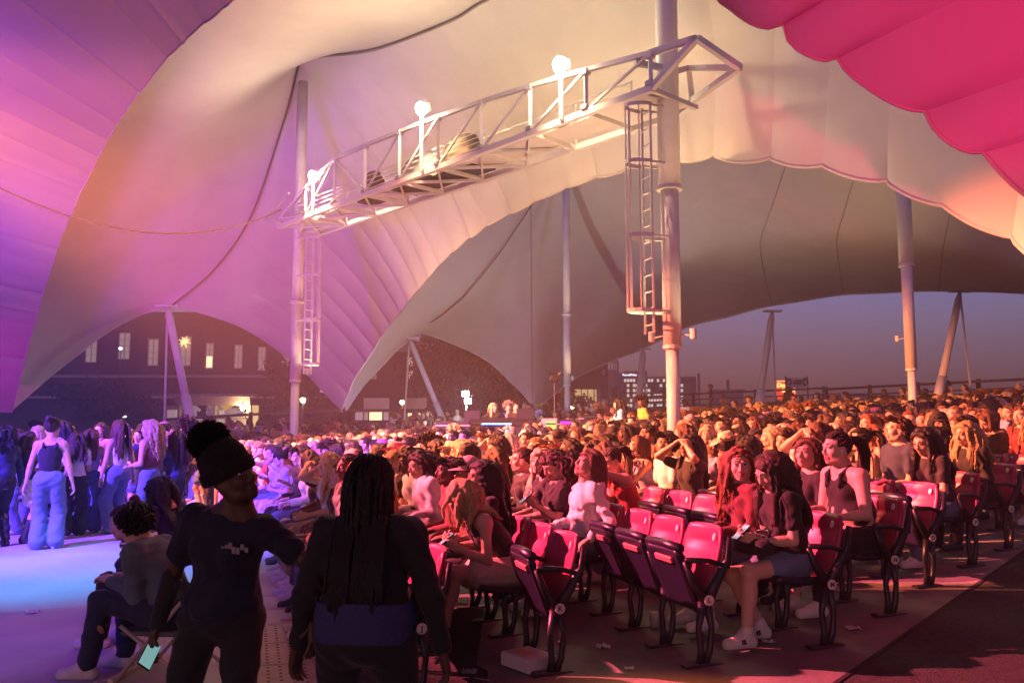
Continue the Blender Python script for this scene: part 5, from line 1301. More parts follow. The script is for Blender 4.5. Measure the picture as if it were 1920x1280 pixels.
def hat_cowboy(t, B, m):
    mb = MB(); mb.lathe([(0.095, 0.0), (0.092, 0.05), (0.080, 0.095), (0.055, 0.108), (0.02, 0.095)], (0, -0.016, 0.040), 18)
    V = []; Fs = []
    for i in range(25):
        a = 2*math.pi*i/24
        for r_, k in ((0.093, 0), (0.135, 0.3), (0.175, 1.0)): V.append((r_*math.cos(a)*1.0, r_*math.sin(a)*1.12-0.016, 0.042+0.045*k*math.cos(a)**2-0.018*k*math.sin(a)**2))
    for i in range(24):
        for j in range(2): Fs.append((i*3+j, i*3+j+1, i*3+j+4, i*3+j+3))
    mb.add(V, Fs); o = mb.build('cowboy_hat', m, t, smooth=True, loc=Vector(B['hc'])); o.rotation_euler = Matrix(B['Hrot']).to_euler(); o.scale = (1.06,)*3; return o
def world_pt(t, v):
    M = Matrix.LocRotScale(t.location, t.rotation_euler.to_quaternion(), t.scale); return M @ Vector(v)
M_phone = mat('phone_body', (0.012, 0.012, 0.014), 0.25); M_screen = mat('phone_screen', (0.2, 0.25, 0.3), 0.1, emit=(0.55, 0.80, 0.90), estr=0.9); M_screen2 = mat('phone_screen_dim', (0.2, 0.25, 0.3), 0.1, emit=(0.5, 0.62, 0.8), estr=0.35)
def phone(loc, rot, label, screen=None):
    t = thing('phone', label, 'phone', loc, group='phones held in hands'); t.rotation_euler = rot
    mb = MB(); mb.box((0, 0, 0), (0.074, 0.010, 0.15), bev=0.004); mb.build('case', M_phone, t)
    mb = MB(); mb.box((0, -0.0065, 0), (0.066, 0.002, 0.138)); mb.build('screen', screen or M_screen, t)
    return t
# ---- pose library for the house (seated)
HI = dict(vox=0.0092, headvox=0.0050); GEN = dict(vox=0.0125, headvox=0.0072)
SEATED = [
  (pose(lean=3, hy=0, hp=2, hd='lap'), 'tee', 'jeans'), (pose(lean=-3, hy=24, hp=0, hd='lap'), 'tank', 'shorts'), (pose(lean=20, hp=-34, hy=6, hr_=(0.05, 0.32, 0.74), hl=(-0.06, 0.32, 0.74), hd='phone'), 'tee', 'jeans'),
  (pose(lean=6, hy=-32, hp=-4, side=4, hd='lap'), 'long', 'jeans'), (pose(lean=2, hy=50, hp=0, side=-5, twist=10, hr_=(-0.10, 0.22, 0.86), hl=(0.10, 0.20, 0.82)), 'tee', 'skirt'),
  (pose(lean=10, hy=8, hp=8, hr_=(0.10, 0.30, 1.02), hl=(-0.04, 0.26, 0.98), hd='phone'), 'tank', 'jeans'), (pose(lean=0, hy=14, hp=4, hd='lap', male=True), 'tee', 'jeans'), (pose(lean=8, hy=-18, hp=-8, hd='lap', male=True), 'hoodie', 'jeans'),
  (pose(lean=4, hy=36, hp=-3, hl=(-0.13, 0.12, 1.16), el=(-0.7, 0.5, -0.6), hd='face'), 'tank', 'jeans'), (pose(lean=14, hy=-8, hp=-12, side=-7, hd='lap'), 'hoodie', 'jeans'), (pose(lean=-5, hy=66, hp=2, twist=14, hd='lap'), 'tee', 'jeans'),
  (pose(lean=1, hy=-5, hp=6, hr_=(0.09, 0.16, 1.22), hl=(-0.09, 0.16, 1.22), er=(0.8, 0.2, -0.6), el=(-0.8, 0.2, -0.6), hd='face'), 'tee', 'shorts'),
]
STYLES = [('long', 'wavy', 'pony'), ('long', 'bun', 'long'), ('long', 'bob', 'pony'), ('long', 'bob', 'wavy'), ('wavy', 'long', 'pony'), ('long', 'bun', 'bob'), ('short', 'short'), ('short', 'afro'), ('long', 'pony'), ('long', 'curly'), ('long', 'wavy', 'bob'), ('long', 'bun')]
LIB = []
for k, (p, tp1, bt1) in enumerate(SEATED):
    B = build_body('seated_body_%d' % k, p, tp1, bt1, seed=k*7, smile=(k % 3 == 1), **GEN); B['top'] = tp1
    LIB.append((B, [(s, hair_mesh('hair_%d_%s' % (k, s), B, s, k*10+j)) for j, s in enumerate(STYLES[k])]))
STAND = [
  (pose(seat=False, lean=2, hy=12), 'tank', 'wide', 'shoe'), (pose(seat=False, lean=4, hp=-18, hy=-8, hr_=(0.03, 0.30, 1.14), hl=(-0.12, 0.24, 1.08), hd='phone'), 'tee', 'wide', 'shoe'),
  (pose(seat=False, lean=0, hy=-20, hr_=(-0.10, 0.20, 1.10), hl=(0.10, 0.19, 1.06)), 'tee', 'skirt', 'boot'), (pose(seat=False, lean=3, hy=30, male=True), 'tee', 'jeans', 'shoe'),
  (pose(seat=False, lean=3, hy=-10, hr_=(0.16, 0.24, 1.02), fl=(-0.09, 0.24, 0.085), fr=(0.11, -0.12, 0.085), kl=(-0.1, 1, 0.4), hd='lap'), 'tank', 'jeans', 'shoe'), (pose(seat=False, lean=2, hy=25, hp=-5, hr_=(0.22, -0.02, 0.98), er=(1, -0.3, 0)), 'long', 'jeans', 'shoe'),
]
SST = [('bun', 'long'), ('wavy', 'long'), ('long', 'bun'), ('short', 'afro'), ('long', 'wavy'), ('curly', 'long')]
LIBS = []
for k, (p, tp1, bt1, sh1) in enumerate(STAND):
    B = build_body('standing_body_%d' % k, p, tp1, bt1, seed=200+k, shoes=sh1, smile=k % 2, **GEN); B['top'] = tp1
    LIBS.append((B, [(s, hair_mesh('hair_s%d_%s' % (k, s), B, s, 300+k*10+j)) for j, s in enumerate(SST[k])]))

HW = dict(long='long straight', wavy='long wavy', pony='ponytailed', bun='pinned up', bob='chin length', curly='curly', short='short', afro='short curly', messy='tousled', braids='braided')
ORD = ['first', 'second', 'third', 'fourth', 'fifth', 'sixth', 'seventh', 'eighth', 'ninth', 'tenth', 'eleventh', 'twelfth', 'thirteenth', 'fourteenth', 'fifteenth', 'sixteenth', 'seventeenth', 'eighteenth', 'nineteenth', 'twentieth']
def ordn(i): return ORD[i] if i < 20 else 'twenty-'+ORD[i-20] if i < 29 else 'far'
TOPW = dict(tee='T-shirt', tank='tank top', long='sweater', hoodie='hoodie')
used = set(); NPERS = [0]
# ---- the named people of the near rows
HEROES = {
 # (row, seat): pose, top, bottom, hair style, hair colour, skin, top colour, bottom colour, shoe, label
 (1, 1): (pose(lean=40, hp=-42, hy=4, hr_=(0.02, 0.40, 0.74), hl=(-0.08, 0.42, 0.73), hd='phone', fl=(-0.02, 0.52, 0.16), fr=(0.10, 0.46, 0.085)), 'tank', 'skirt', 'messy', 'blonde', 'light', 'black', 'cream', 'black', 'person in a black strap top bent low over a phone, bare shoulder to the aisle'),
 (1, 2): (pose(lean=6, hy=-6, hp=-4, hd='lap'), 'tee', 'jeans', 'long', 'black', 'tan', 'black', 'black', 'black', 'person with very long black hair just behind the bent phone user'),
 (1, 3): (pose(lean=4, hy=4, hp=0, hd='lap', male=True), 'tee', 'jeans', 'short', 'black', 'brown', 'maroon', 'navy', 'black', 'person in a pale peaked cap beside the long black hair'),
 (1, 4): (pose(lean=10, hy=0, hp=2, hd='lap', male=True), 'hoodie', 'jeans', 'short', 'black', 'deep', 'maroon', 'black', 'black', 'person with close cropped hair in clear profile, left of the cap'),
 (0, 3): (pose(lean=8, hy=-4, hp=-2, hd='lap'), 'tee', 'jeans', 'bun', 'black', 'brown', 'white', 'denim', 'white', 'person in a bright white T-shirt with dark hair tied back, front row'),
 (2, 3): (pose(lean=-4, hy=6, hp=26, hd='lap', hl=(-0.30, 0.10, 0.62)), 'hoodie', 'jeans', 'bob', 'chestnut', 'light', 'white', 'denim', 'white', 'person in a pale hooded sweatshirt with the head thrown back'),
 (2, 4): (pose(lean=10, hp=-26, hy=14, hr_=(0.03, 0.30, 0.86), hl=(-0.05, 0.31, 0.84), hd='phone'), 'tee', 'skirt', 'curly', 'brown', 'light', 'black', 'black', 'black', 'person with dark wavy hair reading a phone held at chest height'),
 (2, 5): (pose(lean=4, hy=40, hp=2, hd='lap'), 'tee', 'jeans', 'long', 'fair', 'fair', 'black', 'denim', 'white', 'smiling person in a printed black T-shirt above the phone reader'),
 (3, 0): (pose(lean=16, hp=-30, hy=8, hr_=(0.02, 0.36, 0.72), hl=(-0.10, 0.34, 0.70), hd='phone', fl=(-0.10, 0.44, 0.085), fr=(0.10, 0.20, 0.085)), 'tee', 'shorts', 'long', 'brown', 'fair', 'black', 'denim', 'white', 'person in a loose black T-shirt and shorts looking down, at the aisle'),
 (3, 1): (pose(lean=8, hy=62, hp=-4, hr_=(0.12, 0.30, 0.70), hl=(-0.12, 0.32, 0.70), hd='lap'), 'long', 'shorts', 'wavy', 'auburn', 'fair', 'maroon', 'denim', 'white', 'red haired person in a dark jacket staring straight at the camera'),
 (4, 0): (pose(lean=14, hp=0, hy=-2, fat=1.28, hr_=(0.14, 0.36, 0.72), hl=(-0.22, 0.36, 0.70), hd='lap'), 'tank', 'legging', 'pony', 'brown', 'fair', 'black', 'black', 'white', 'broad shouldered person in a black halter top in profile, aisle seat'),
 (4, 1): (pose(lean=4, hy=22, hp=4, hd='lap'), 'tee', 'jeans', 'wavy', 'chestnut', 'light', 'black', 'black', 'black', 'person with wavy chestnut hair behind the looking down aisle sitter'),
 (5, 1): (pose(lean=22, hp=-24, hy=26, hd='lap'), 'tank', 'jeans', 'bun', 'black', 'tan', 'black', 'navy', 'black', 'person in a low black top bending forward behind the empty pink chair'),
 (6, 0): (pose(lean=18, hp=-20, hy=10, hd='lap', hl=(-0.10, 0.36, 0.66)), 'tee', 'jeans', 'long', 'black', 'light', 'black', 'denim', 'white', 'person with long black hair and glasses in a black T-shirt, aisle seat'),
 (7, 0): (pose(lean=14, hp=-10, hy=4, hd='lap'), 'long', 'jeans', 'wavy', 'blonde', 'light', 'black', 'black', 'black', 'person with long blonde waves in a black jacket, aisle seat'),
 (8, 1): (pose(lean=4, hp=0, hy=10, hd='lap', male=True), 'hoodie', 'jeans', 'short', 'brown', 'light', 'black', 'black', 'black', 'bearded person in a dark cap and black jacket by the right edge'),
 (3, 5): (pose(lean=24, hp=-20, hy=10, hl=(0.10, 0.34, 1.02), hr_=(0.05, 0.36, 0.90), el=(-0.9, 0.4, 0.1), fat=1.1), 'tank', 'jeans', 'pony', 'brown', 'light', 'red', 'denim', 'white', 'person in a red strap top leaning forward with an arm raised across'),
 (2, 6): (pose(lean=6, hy=-10, hp=0, hd='lap'), 'long', 'jeans', 'bun', 'brown', 'light', 'black', 'black', 'black', 'person in black with a small brown bun, back partly turned'),
}
EMPTY = {(0, 0), (0, 1), (1, 0), (2, 0), (2, 1), (2, 2), (3, 2), (3, 3), (3, 4), (4, 3), (4, 4), (5, 0), (8, 0), (2, 7)}
HT = {}
for (i, s), (p, tp1, bt1, hs, hcn, sk, tc, bc, shc, lab) in HEROES.items():
    B = build_body('near_body', p, tp1, bt1, seed=400+i*10+s, shoes='low' if bt1 in ('shorts', 'skirt') else 'shoe', smile=1 if (i, s) == (2, 5) else 0, **HI)
    hm_ = hair_mesh('near_hair', B, hs, 600+i*10+s, n=280, mass=95, hv=0.0078)
    x, y, z, rz = row_place(i, aisle_t(i)+0.525*s)
    t = put_person(B, hm_, x, y, z, rz, {(4, 0): 1.06}.get((i, s), 1.0), sk, tc, bc, shc, hcn, lab, 'people seated in the house'); HT[(i, s)] = (t, B)
t, B = HT[(1, 3)]; hat_cap(t, B, mat('cap_pale', (0.45, 0.33, 0.34), 0.8))
t, B = HT[(8, 1)]; hat_cap(t, B, mat('cap_black', (0.015, 0.015, 0.017), 0.8))
for key, lab, sc_ in (((1, 1), 'dark phone in the hands of the person bent low in the black strap top', M_screen2), ((2, 4), 'phone held up by the person with dark wavy hair', M_screen2), ((3, 0), 'dark phone held over the lap of the aisle sitter in shorts', M_screen2)):
    t, B = HT[key]; a = (B['hr']+B['hl'])/2+vec(0, 0.075, 0.045); w = world_pt(t, a); phone(w, (R(-50), 0, t.rotation_euler.z+math.pi), lab, sc_)
# glasses of the aisle sitter
t, B = HT[(6, 0)]
mb = MB()
for sx in (-1, 1): mb.tube([(sx*0.033+0.022*math.cos(a), 0.104, 0.008+0.017*math.sin(a)) for a in [2*math.pi*k/12 for k in range(13)]], 0.0024, 4); mb.tube([(sx*0.055, 0.102, 0.012), (sx*0.080, 0.0, 0.012)], 0.0024, 4)
o = mb.build('glasses', M_phone, t, loc=Vector(B['hc'])); o.rotation_euler = Matrix(B['Hrot']).to_euler()
# print on the black T-shirt of the smiling person, wrist watch, shoe marks
t, B = HT[(2, 5)]
mb = MB(); c = B['chest']+B['fwd']*0.148
for k in range(9):
    a = 0.7*k; q = c+B['rgt']*0.05*math.cos(a)+B['up']*(0.06*math.sin(a*1.7)-0.02); q = q-B['fwd']*0.02*abs(math.cos(a)); mb.box(tuple(q), (0.05, 0.012, 0.022), Matrix(np.stack([B['rgt'], B['fwd'], B['up']], 1).tolist()))
mb.build('shirt_print', mat('print_pale', (0.6, 0.5, 0.48), 0.8), t)
t, B = HT[(3, 0)]
d = Vector(B['hl']-B['el']).normalized(); c = Vector(B['hl'])-d*0.03; x_ = d.orthogonal().normalized(); y_ = d.cross(x_)
mb = MB(); mb.tube([c+(x_*math.cos(a)+y_*math.sin(a))*0.031 for a in [2*math.pi*k/14 for k in range(15)]], 0.008, 4); mb.build('wrist_watch', M_phone, t)
for nm, fk in (('left', 'fl'), ('right', 'fr')):
    f = Vector(B[fk])
    for sx in (-1, 1):
        mb = MB(); c = f+Vector((sx*0.047, 0.045, -0.035))
        mb.box(c, (0.006, 0.030, 0.008), Matrix.Rotation(R(35), 3, 'X')); mb.box(c, (0.007, 0.010, 0.034)); mb.box(c+Vector((0, 0.018, 0)), (0.006, 0.010, 0.030)); mb.build('shoe_mark', M_discink, t)
# bag on the lap and plush toy
w = world_pt(t, (-0.02, 0.30, 0.60)); rz3 = t.rotation_euler.z
def soft(name, label, cat, loc, rz, dims, m, seed, strap=None):
    t = thing(name, label, cat, loc, rz); F = Field((-dims[0]*.75, -dims[1]*.75, -0.02), (dims[0]*.75, dims[1]*.75, dims[2]*1.2), max(0.009, max(dims)/34))
    F.el('a', (0, 0, dims[2]*0.45), (dims[0]/2, dims[1]/2, dims[2]*0.55), None, 0.02); F.el('a', (dims[0]*0.18, 0, dims[2]*0.38), (dims[0]*0.36, dims[1]*0.5, dims[2]*0.42), None, 0.05); F.wrinkle('a', 0.012, 0.9, seed)
    X, Y, Z = np.meshgrid(*F.ax, indexing='ij'); F.vol['a'] = np.maximum(F.vol['a'], -Z.astype(f32)); V, Q, G = surface(F, ['a']); link('bag_body', mesh_np('bag_body', V, Q, [m]), t)
    if strap:
        mb = MB(); mb.tube([(-dims[0]*0.4, 0, dims[2]*0.6), (-dims[0]*0.2, -dims[1]*0.3, dims[2]*1.15), (dims[0]*0.2, -dims[1]*0.3, dims[2]*1.1), (dims[0]*0.42, 0, dims[2]*0.55)], 0.011, 6); mb.build('strap', M_phone, t, smooth=True)
    return t
soft('shoulder_bag', 'small black bag on the lap of the aisle sitter in shorts', 'bag', w, rz3, (0.34, 0.24, 0.14), CLOTHM['black'], 4, True)
# ---- the chairs that can be seen
NEARW = {(0, 0): 'front row', (1, 0): 'row K'}
for i in range(0, 12):
    for s in range(0, 9 if i < 6 else 3):
        if (i, s) in EMPTY or (i, s) in HEROES or s == 0:
            empty = (i, s) in EMPTY
            lab = '%s chair, %s from the aisle, %s row' % ('empty folded tip-up' if empty else 'tip-up', ORD[s], ORD[i])
            if empty and s == 0 and i in (1, 2): lab = 'empty folded aisle chair with the disc marked %s' % LET[i]
            chair(i, s, empty, lab, s == 0)
# ---- fill the house
def view(x, y, z):
    dy = y*math.cos(PITCH)+(z-CAMZ)*math.sin(PITCH); dz = (z-CAMZ)*math.cos(PITCH)-y*math.sin(PITCH)
    return CX+F_PX*x/dy, CY-F_PX*dz/dy, dy
rp = random.Random(21); spots = []
for i in range(0, 34):
    t0 = aisle_t(i)
    for s in range(0, 66):
        if (i, s) in HEROES or (i, s) in EMPTY: continue
        t = t0+0.525*s; x, y, z, rz = row_place(i, t)
        if i > 0 and abs((t-17.6)) < 0.65 and i > 3: continue           # cross aisle
        u, v, d = view(x, y, z+1.15)
        if u < -30 or u > 1960 or d > 40: continue
        if 880 < u < 1150 and 21.5 < y < 27.5: continue                  # sound desk
        if (x-2.87)**2+(y-15.2)**2 < 0.35 or (x-M4.x)**2+(y-M4.y)**2 < 0.4 or (x+6.58)**2+(y-25.9)**2 < 0.4: continue
        if rp.random() > (0.95 if d < 16 else 0.92): continue
        spots.append((d, x, y, z, rz, i, s))
spots.sort()
HC = ['brown', 'brown', 'chestnut', 'blonde', 'black', 'auburn', 'fair', 'chestnut', 'blonde', 'black', 'brown', 'black']; SKN = ['fair', 'light', 'light', 'fair', 'tan', 'fair', 'brown', 'light', 'deep', 'fair']
TC = ['black', 'white', 'white', 'black', 'grey', 'pink', 'black', 'red', 'cream', 'lilac', 'white', 'cream', 'navy', 'lilac', 'brown', 'white', 'green', 'maroon', 'denim']
M_hatp = mat('hat_pink', (0.66, 0.24, 0.34), 0.8); M_hatw = mat('hat_straw', (0.62, 0.50, 0.36), 0.85); M_hatk = mat('hat_black', (0.02, 0.02, 0.02), 0.8)
N_IND = 262
def crowd_person(lib, x, y, z, rz, where, group, stand=False):
    k = rp.randrange(len(lib)); B, hs = lib[k]
    if not stand and B['male'] and rp.random() < 0.5: k = rp.randrange(len(lib)); B, hs = lib[k]
    st, hm_ = rp.choice(hs); hcn = rp.choice(HC); sk = rp.choice(SKN); tc = rp.choice(TC); bc = rp.choice(['denim', 'black', 'navy', 'khaki', 'denim', 'cream'])
    if sk in ('deep', 'brown'): hcn = 'black'
    q = rp.random(); hat = 'pink cowboy hat' if q < 0.022 else 'straw cowboy hat' if q < 0.04 else 'dark cap' if q < 0.06 else None
    for _ in range(40):
        lab = '%s %s hair%s, %s %s, %s' % (HW[st], hcn, ' and '+hat if hat else '', tc, TOPW[B['top']], where)
        if lab not in used: break
        tc = rp.choice(TC); hcn = rp.choice(HC)
    used.add(lab)
    t = put_person(B, hm_, x, y, z, rz+R(rp.uniform(-14, 14)), rp.uniform(0.95, 1.07), sk, tc, bc, rp.choice(['white', 'black']), hcn, lab, group, mirror=rp.random() < 0.5)
    if hat: (hat_cap(t, B, M_hatk) if hat == 'dark cap' else hat_cowboy(t, B, M_hatp if 'pink' in hat else M_hatw))
    return t
for (d, x, y, z, rz, i, s) in spots[:N_IND]:
    crowd_person(LIB, x, y, z, rz, '%s from aisle, %s row' % (ordn(s), ordn(i)), 'people seated in the house')
# ---- the far rows, too many to build singly: one mass of simplified sitters
LOW = []
for k in (0, 1, 4, 7, 8, 10):
    p, tp1, bt1 = SEATED[k]
    B = build_body('far_body', p, tp1, bt1, vox=0.034, headvox=0.014, hands=False, legs=False, seed=k)
    me = B['me']; V = np.zeros(len(me.vertices)*3, f32); me.vertices.foreach_get('co', V); V = V.reshape(-1, 3)
    Q = np.zeros(len(me.loops), np.int32); me.loops.foreach_get('vertex_index', Q); Q = Q.reshape(-1, 4); M = np.zeros(len(me.polygons), np.int32); me.polygons.foreach_get('material_index', M)
    hs = []
    for j, st in enumerate(('long', 'wavy', 'short') if not B['male'] else ('short', 'afro')):
        h = hair_mesh('far_hair', B, st, 900+k*5+j, n=30, seg=6, sides=3, rad=0.020, mass=26, hv=0.022); hv = np.zeros(len(h.vertices)*3, f32); h.vertices.foreach_get('co', hv); hq = np.zeros(len(h.loops), np.int32); h.loops.foreach_get('vertex_index', hq)
        hs.append((hv.reshape(-1, 3)+B['hc'].astype(f32), hq.reshape(-1, 4)))
    LOW.append((V, Q, M, hs))
SK_, TC_, HC_ = list(SKIN), ['black', 'white', 'grey', 'red', 'pink', 'cream', 'navy', 'lilac'], list(HAIRC)
far_mats = [SKIN[k] for k in SK_]+[CLOTHM[k] for k in TC_]+[HAIRM[k] for k in HC_]+[M_eye, M_dark, M_shoeB]
bag = Bag(); far = spots[N_IND:]
# people on the rise beyond the last rows
for _ in range(240):
    u = rp.uniform(1180, 1960); d = rp.uniform(33, 43); q = px(u, 700, d); far.append((d, q.x, q.y, ground_z(q.x, q.y)+(0.35 if rp.random() < 0.12 else 0), FACE+0.2, 40, 0))
for _ in range(150):
    u = rp.uniform(250, 1180); d = rp.uniform(31, 39); q = px(u, 700, d); far.append((d, q.x, q.y, ground_z(q.x, q.y)+0.2+(d-31)*0.02+(0.3 if rp.random() < 0.2 else 0), FACE+0.3, 40, 0))
for (d, x, y, z, rz, i, s) in far:
    V, Q, M, hs = rp.choice(LOW); a = rz+R(rp.uniform(-30, 30)); sc_ = rp.uniform(0.95, 1.08); mir = -1 if rp.random() < 0.5 else 1
    Rm = np.array([[math.cos(a), -math.sin(a), 0], [math.sin(a), math.cos(a), 0], [0, 0, 1]])@np.diag([mir*sc_, sc_, sc_])
    sk = rp.randrange(len(SK_)); tc = len(SK_)+rp.choice([0, 0, 0, 1, 1, 2, 3, 4, 5, 6, 7]); hcn = len(SK_)+len(TC_)+HC_.index(rp.choice(HC))
    remap = np.array([sk, tc, tc, len(far_mats)-1, len(far_mats)-3, len(far_mats)-2, sk]); T = np.array([x, y, z])
    bag.add(V@Rm.T+T, Q, remap[M]); hv, hq = rp.choice(hs); bag.add(hv@Rm.T+T, hq, hcn)
V, Q, M = bag.get(); me = mesh_np('crowd', V, Q, far_mats, M)
tag(link('crowd', me), 'dense far crowd filling the rows back to the fence', 'crowd', kind='stuff')

# ---- standing people on the floor at the left
STANDERS = [
 (-12, 13.2, 80, 4, 0, 'brown', 'fair', 'white', 'denim', 'white', 'person with long brown hair in white at the very left edge'),
 (28, 13.4, 150, 1, 0, 'chestnut', 'light', 'grey', 'denim', 'white', 'person in a grey T-shirt turned to the others near the left edge'),
 (66, 14.2, 200, 0, 1, 'fair', 'fair', 'white', 'denim', 'white', 'person with long fair hair in a white strap top facing the camera at left'),
 (112, 14.6, 110, 5, 1, 'black', 'tan', 'lilac', 'black', 'black', 'person with long black hair in a lilac sweater behind the white T-shirt'),
 (184, 15.0, 160, 2, 0, 'brown', 'light', 'pink', 'white', 'black', 'person in a pink T-shirt with crossed arms inside the standing group'),
 (128, 15.4, 60, 0, 0, 'blonde', 'fair', 'cream', 'denim', 'white', 'person with pinned blonde hair in a cream strap top inside the group'),
 (222, 13.6, 60, 0, 1, 'chestnut', 'fair', 'white', 'denim', 'white', 'person with long chestnut hair in a white strap top mid group'),
 # px, distance, facing (deg, 0 = away from the camera, 90 = to the left), lib index, hair index, hair colour, skin, top, bottom, shoe, label
 (92, 11.8, 20, 0, 0, 'brown', 'fair', 'black', 'denim', 'white', 'person from behind in pale wide jeans and black top, nearest of the standing group'),
 (50, 12.4, -70, 2, 0, 'brown', 'light', 'black', 'white', 'black', 'person in tall black boots and a pale skirt beside the wide jeans'),
 (140, 13.2, 25, 1, 0, 'brown', 'light', 'white', 'black', 'white', 'person in a loose white T-shirt and black trousers, back to the camera'),
 (168, 13.6, 10, 0, 1, 'chestnut', 'fair', 'lilac', 'denim', 'white', 'person with long chestnut hair in pale jeans right of the loose white T-shirt'),
 (6, 12.0, 60, 5, 0, 'black', 'tan', 'navy', 'black', 'black', 'person in dark clothes cut off by the left edge of the picture'),
 (18, 14.5, 120, 1, 1, 'blonde', 'fair', 'denim', 'black', 'black', 'person in a denim blue T-shirt holding a phone near the left edge'),
 (205, 15.6, 40, 4, 0, 'black', 'tan', 'white', 'denim', 'white', 'person with very long black hair in a white top among the standing group'),
 (238, 14.8, 190, 2, 1, 'fair', 'fair', 'navy', 'denim', 'white', 'person with pinned fair hair and crossed arms facing the camera'),
 (258, 15.4, 200, 5, 1, 'black', 'light', 'black', 'black', 'black', 'person with long dark hair in black behind the crossed arms'),
 (282, 12.7, 75, 4, 1, 'blonde', 'fair', 'maroon', 'denim', 'white', 'person with long blonde hair in jeans stepping forward, right of the group'),
 (310, 14.0, 100, 0, 0, 'blonde', 'light', 'white', 'denim', 'white', 'person with a pale top and pinned blonde hair right of the stepping one'),
 (330, 13.0, 60, 1, 1, 'black', 'brown', 'navy', 'black', 'black', 'person with long black hair in navy behind the knit hat'),
 (352, 15.0, 100, 3, 1, 'black', 'brown', 'yellow', 'black', 'black', 'person with short curly hair and a yellow collar behind the knit hat'),
 (115, 16.0, 80, 3, 0, 'brown', 'light', 'lilac', 'black', 'black', 'taller person with short brown hair deep in the standing group'),
 (78, 16.5, 60, 5, 0, 'brown', 'light', 'grey', 'denim', 'white', 'person with curly brown hair in a grey sweater deep in the standing group'),
 (40, 17.0, 100, 3, 0, 'black', 'tan', 'white', 'black', 'black', 'person with short black hair in white at the back of the group'),
 (188, 18.0, 120, 0, 1, 'brown', 'fair', 'pink', 'denim', 'white', 'person with long brown hair in pink at the back of the group'),
 (160, 17.5, 60, 4, 0, 'black', 'deep', 'navy', 'denim', 'white', 'person with long black hair in navy at the back of the group'),
 (225, 18.5, 90, 1, 0, 'auburn', 'fair', 'cream', 'black', 'black', 'person with wavy auburn hair in cream at the back of the group'),
 (385, 17.0, 80, 2, 1, 'brown', 'light', 'black', 'denim', 'white', 'person with pinned brown hair standing right of the group'),
]
for (u, d, fc, k, j, hcn, sk, tc, bc, shc, lab) in STANDERS:
    B, hs = LIBS[k]; st, hm_ = hs[j]; g = px(u, 900, d); t = put_person(B, hm_, g.x, g.y, 0.003, R(fc), 1.0+0.028*((u*7) % 5-2), sk, tc, bc, shc, hcn, lab, 'people standing on the floor', mirror=(u % 2 == 0))
    if u == 92: hat_cap(t, B, M_hatk)
rp = random.Random(77)
for q in range(16):
    u = rp.uniform(-10, 420); d = rp.uniform(19, 25); g = px(u, 900, d)
    crowd_person(LIBS, g.x, g.y, 0.003, R(rp.uniform(30, 130)), ['standing far back at left', 'standing in violet light', 'standing behind the group'][q % 3], 'people standing on the floor', True)

# ---- staff in the dark foreground
p1 = pose(seat=False, lean=12, side=-7, hy=66, hp=20, hr=16, hr_=(0.30, 0.06, 0.80), hl=(-0.50, 0.16, 0.92), er=(0.7, -0.6, 0), el=(-0.5, -0.4, 0.6), fat=1.12, fr=(0.16, 0, 0.085), fl=(-0.17, 0.02, 0.085), curl=0.8)
B = build_body('near_body', p1, 'tee', 'legging', seed=71, vox=0.0095, headvox=0.0055)
g = px(425, 900, 3.75)
h1 = put_person(B, None, g.x, g.y, 0.0, R(172), 0.94, 'deep', 'uniform', 'black', 'black', 'black', 'person in a knit hat and dark uniform looking up, phone in a lowered hand', None)
# undershirt sleeves
for E_, H_, S_ in ((B['er'], B['hr'], 1), (B['el'], B['hl'], -1)):
    a = Vector(E_)*0.92+Vector(B['chest'])*0.08; mb = MB(); mb.tube([a, Vector(E_), Vector(E_).lerp(Vector(H_), 0.5), Vector(H_)], [0.050, 0.047, 0.042, 0.033], 12); mb.build('sleeve', CLOTHM['black'], h1, smooth=True)
# knit hat: ribbed cap with turned up brim and a pompom
M_knit = mat('knit_black', (0.012, 0.012, 0.013), 0.95, noise=0.3, nscale=60, bump=1.0, bscale=140); M_knit2 = mat('knit_brim', (0.05, 0.040, 0.028), 0.95, bump=0.8, bscale=150)
mb = MB(); V = []; Fs = []
for i, (r_, z) in enumerate(((0.098, -0.01), (0.104, 0.03), (0.098, 0.085), (0.075, 0.125), (0.04, 0.148), (0.012, 0.155))):
    for j in range(48):
        a = 2*math.pi*j/48; k = r_*(1+0.025*(j % 2)); V.append((k*math.cos(a)*0.92, k*math.sin(a)*1.08-0.018, z+0.03))
for i in range(5):
    for j in range(48): j2 = (j+1) % 48; Fs.append((i*48+j, i*48+j2, (i+1)*48+j2, (i+1)*48+j))
mb.add(V, Fs); hat = mb.build('knit_hat', M_knit, h1, smooth=True, loc=Vector(B['hc'])); hat.rotation_euler = Matrix(B['Hrot']).to_euler(); hat.scale = (1.08,)*3
mb = MB(); V = []
for r_, z in ((0.104, 0.0), (0.112, 0.01), (0.112, 0.05), (0.104, 0.058)):
    for j in range(48): a = 2*math.pi*j/48; k = r_*(1+0.03*(j % 2)); V.append((k*math.cos(a)*0.92, k*math.sin(a)*1.08-0.018, z+0.012))
mb.add(V, [(i*48+j, i*48+(j+1) % 48, (i+1)*48+(j+1) % 48, (i+1)*48+j) for i in range(3) for j in range(48)]); mb.build('brim', M_knit, hat, smooth=True)
rr_ = np.random.RandomState(3); bag = Bag()
for j in range(1500):
    d = unit(rr_.normal(0, 1, 3)); k_ = unit(rr_.normal(0, 1, 3))*0.010; v, q = tube_np(np.array([d*0.02, d*0.060+k_, d*(0.080+0.016*rr_.rand())+k_*0.3])+vec(0.0, -0.045, 0.185), [0.006, 0.0045, 0.002], 3); bag.add(v, q, 0)
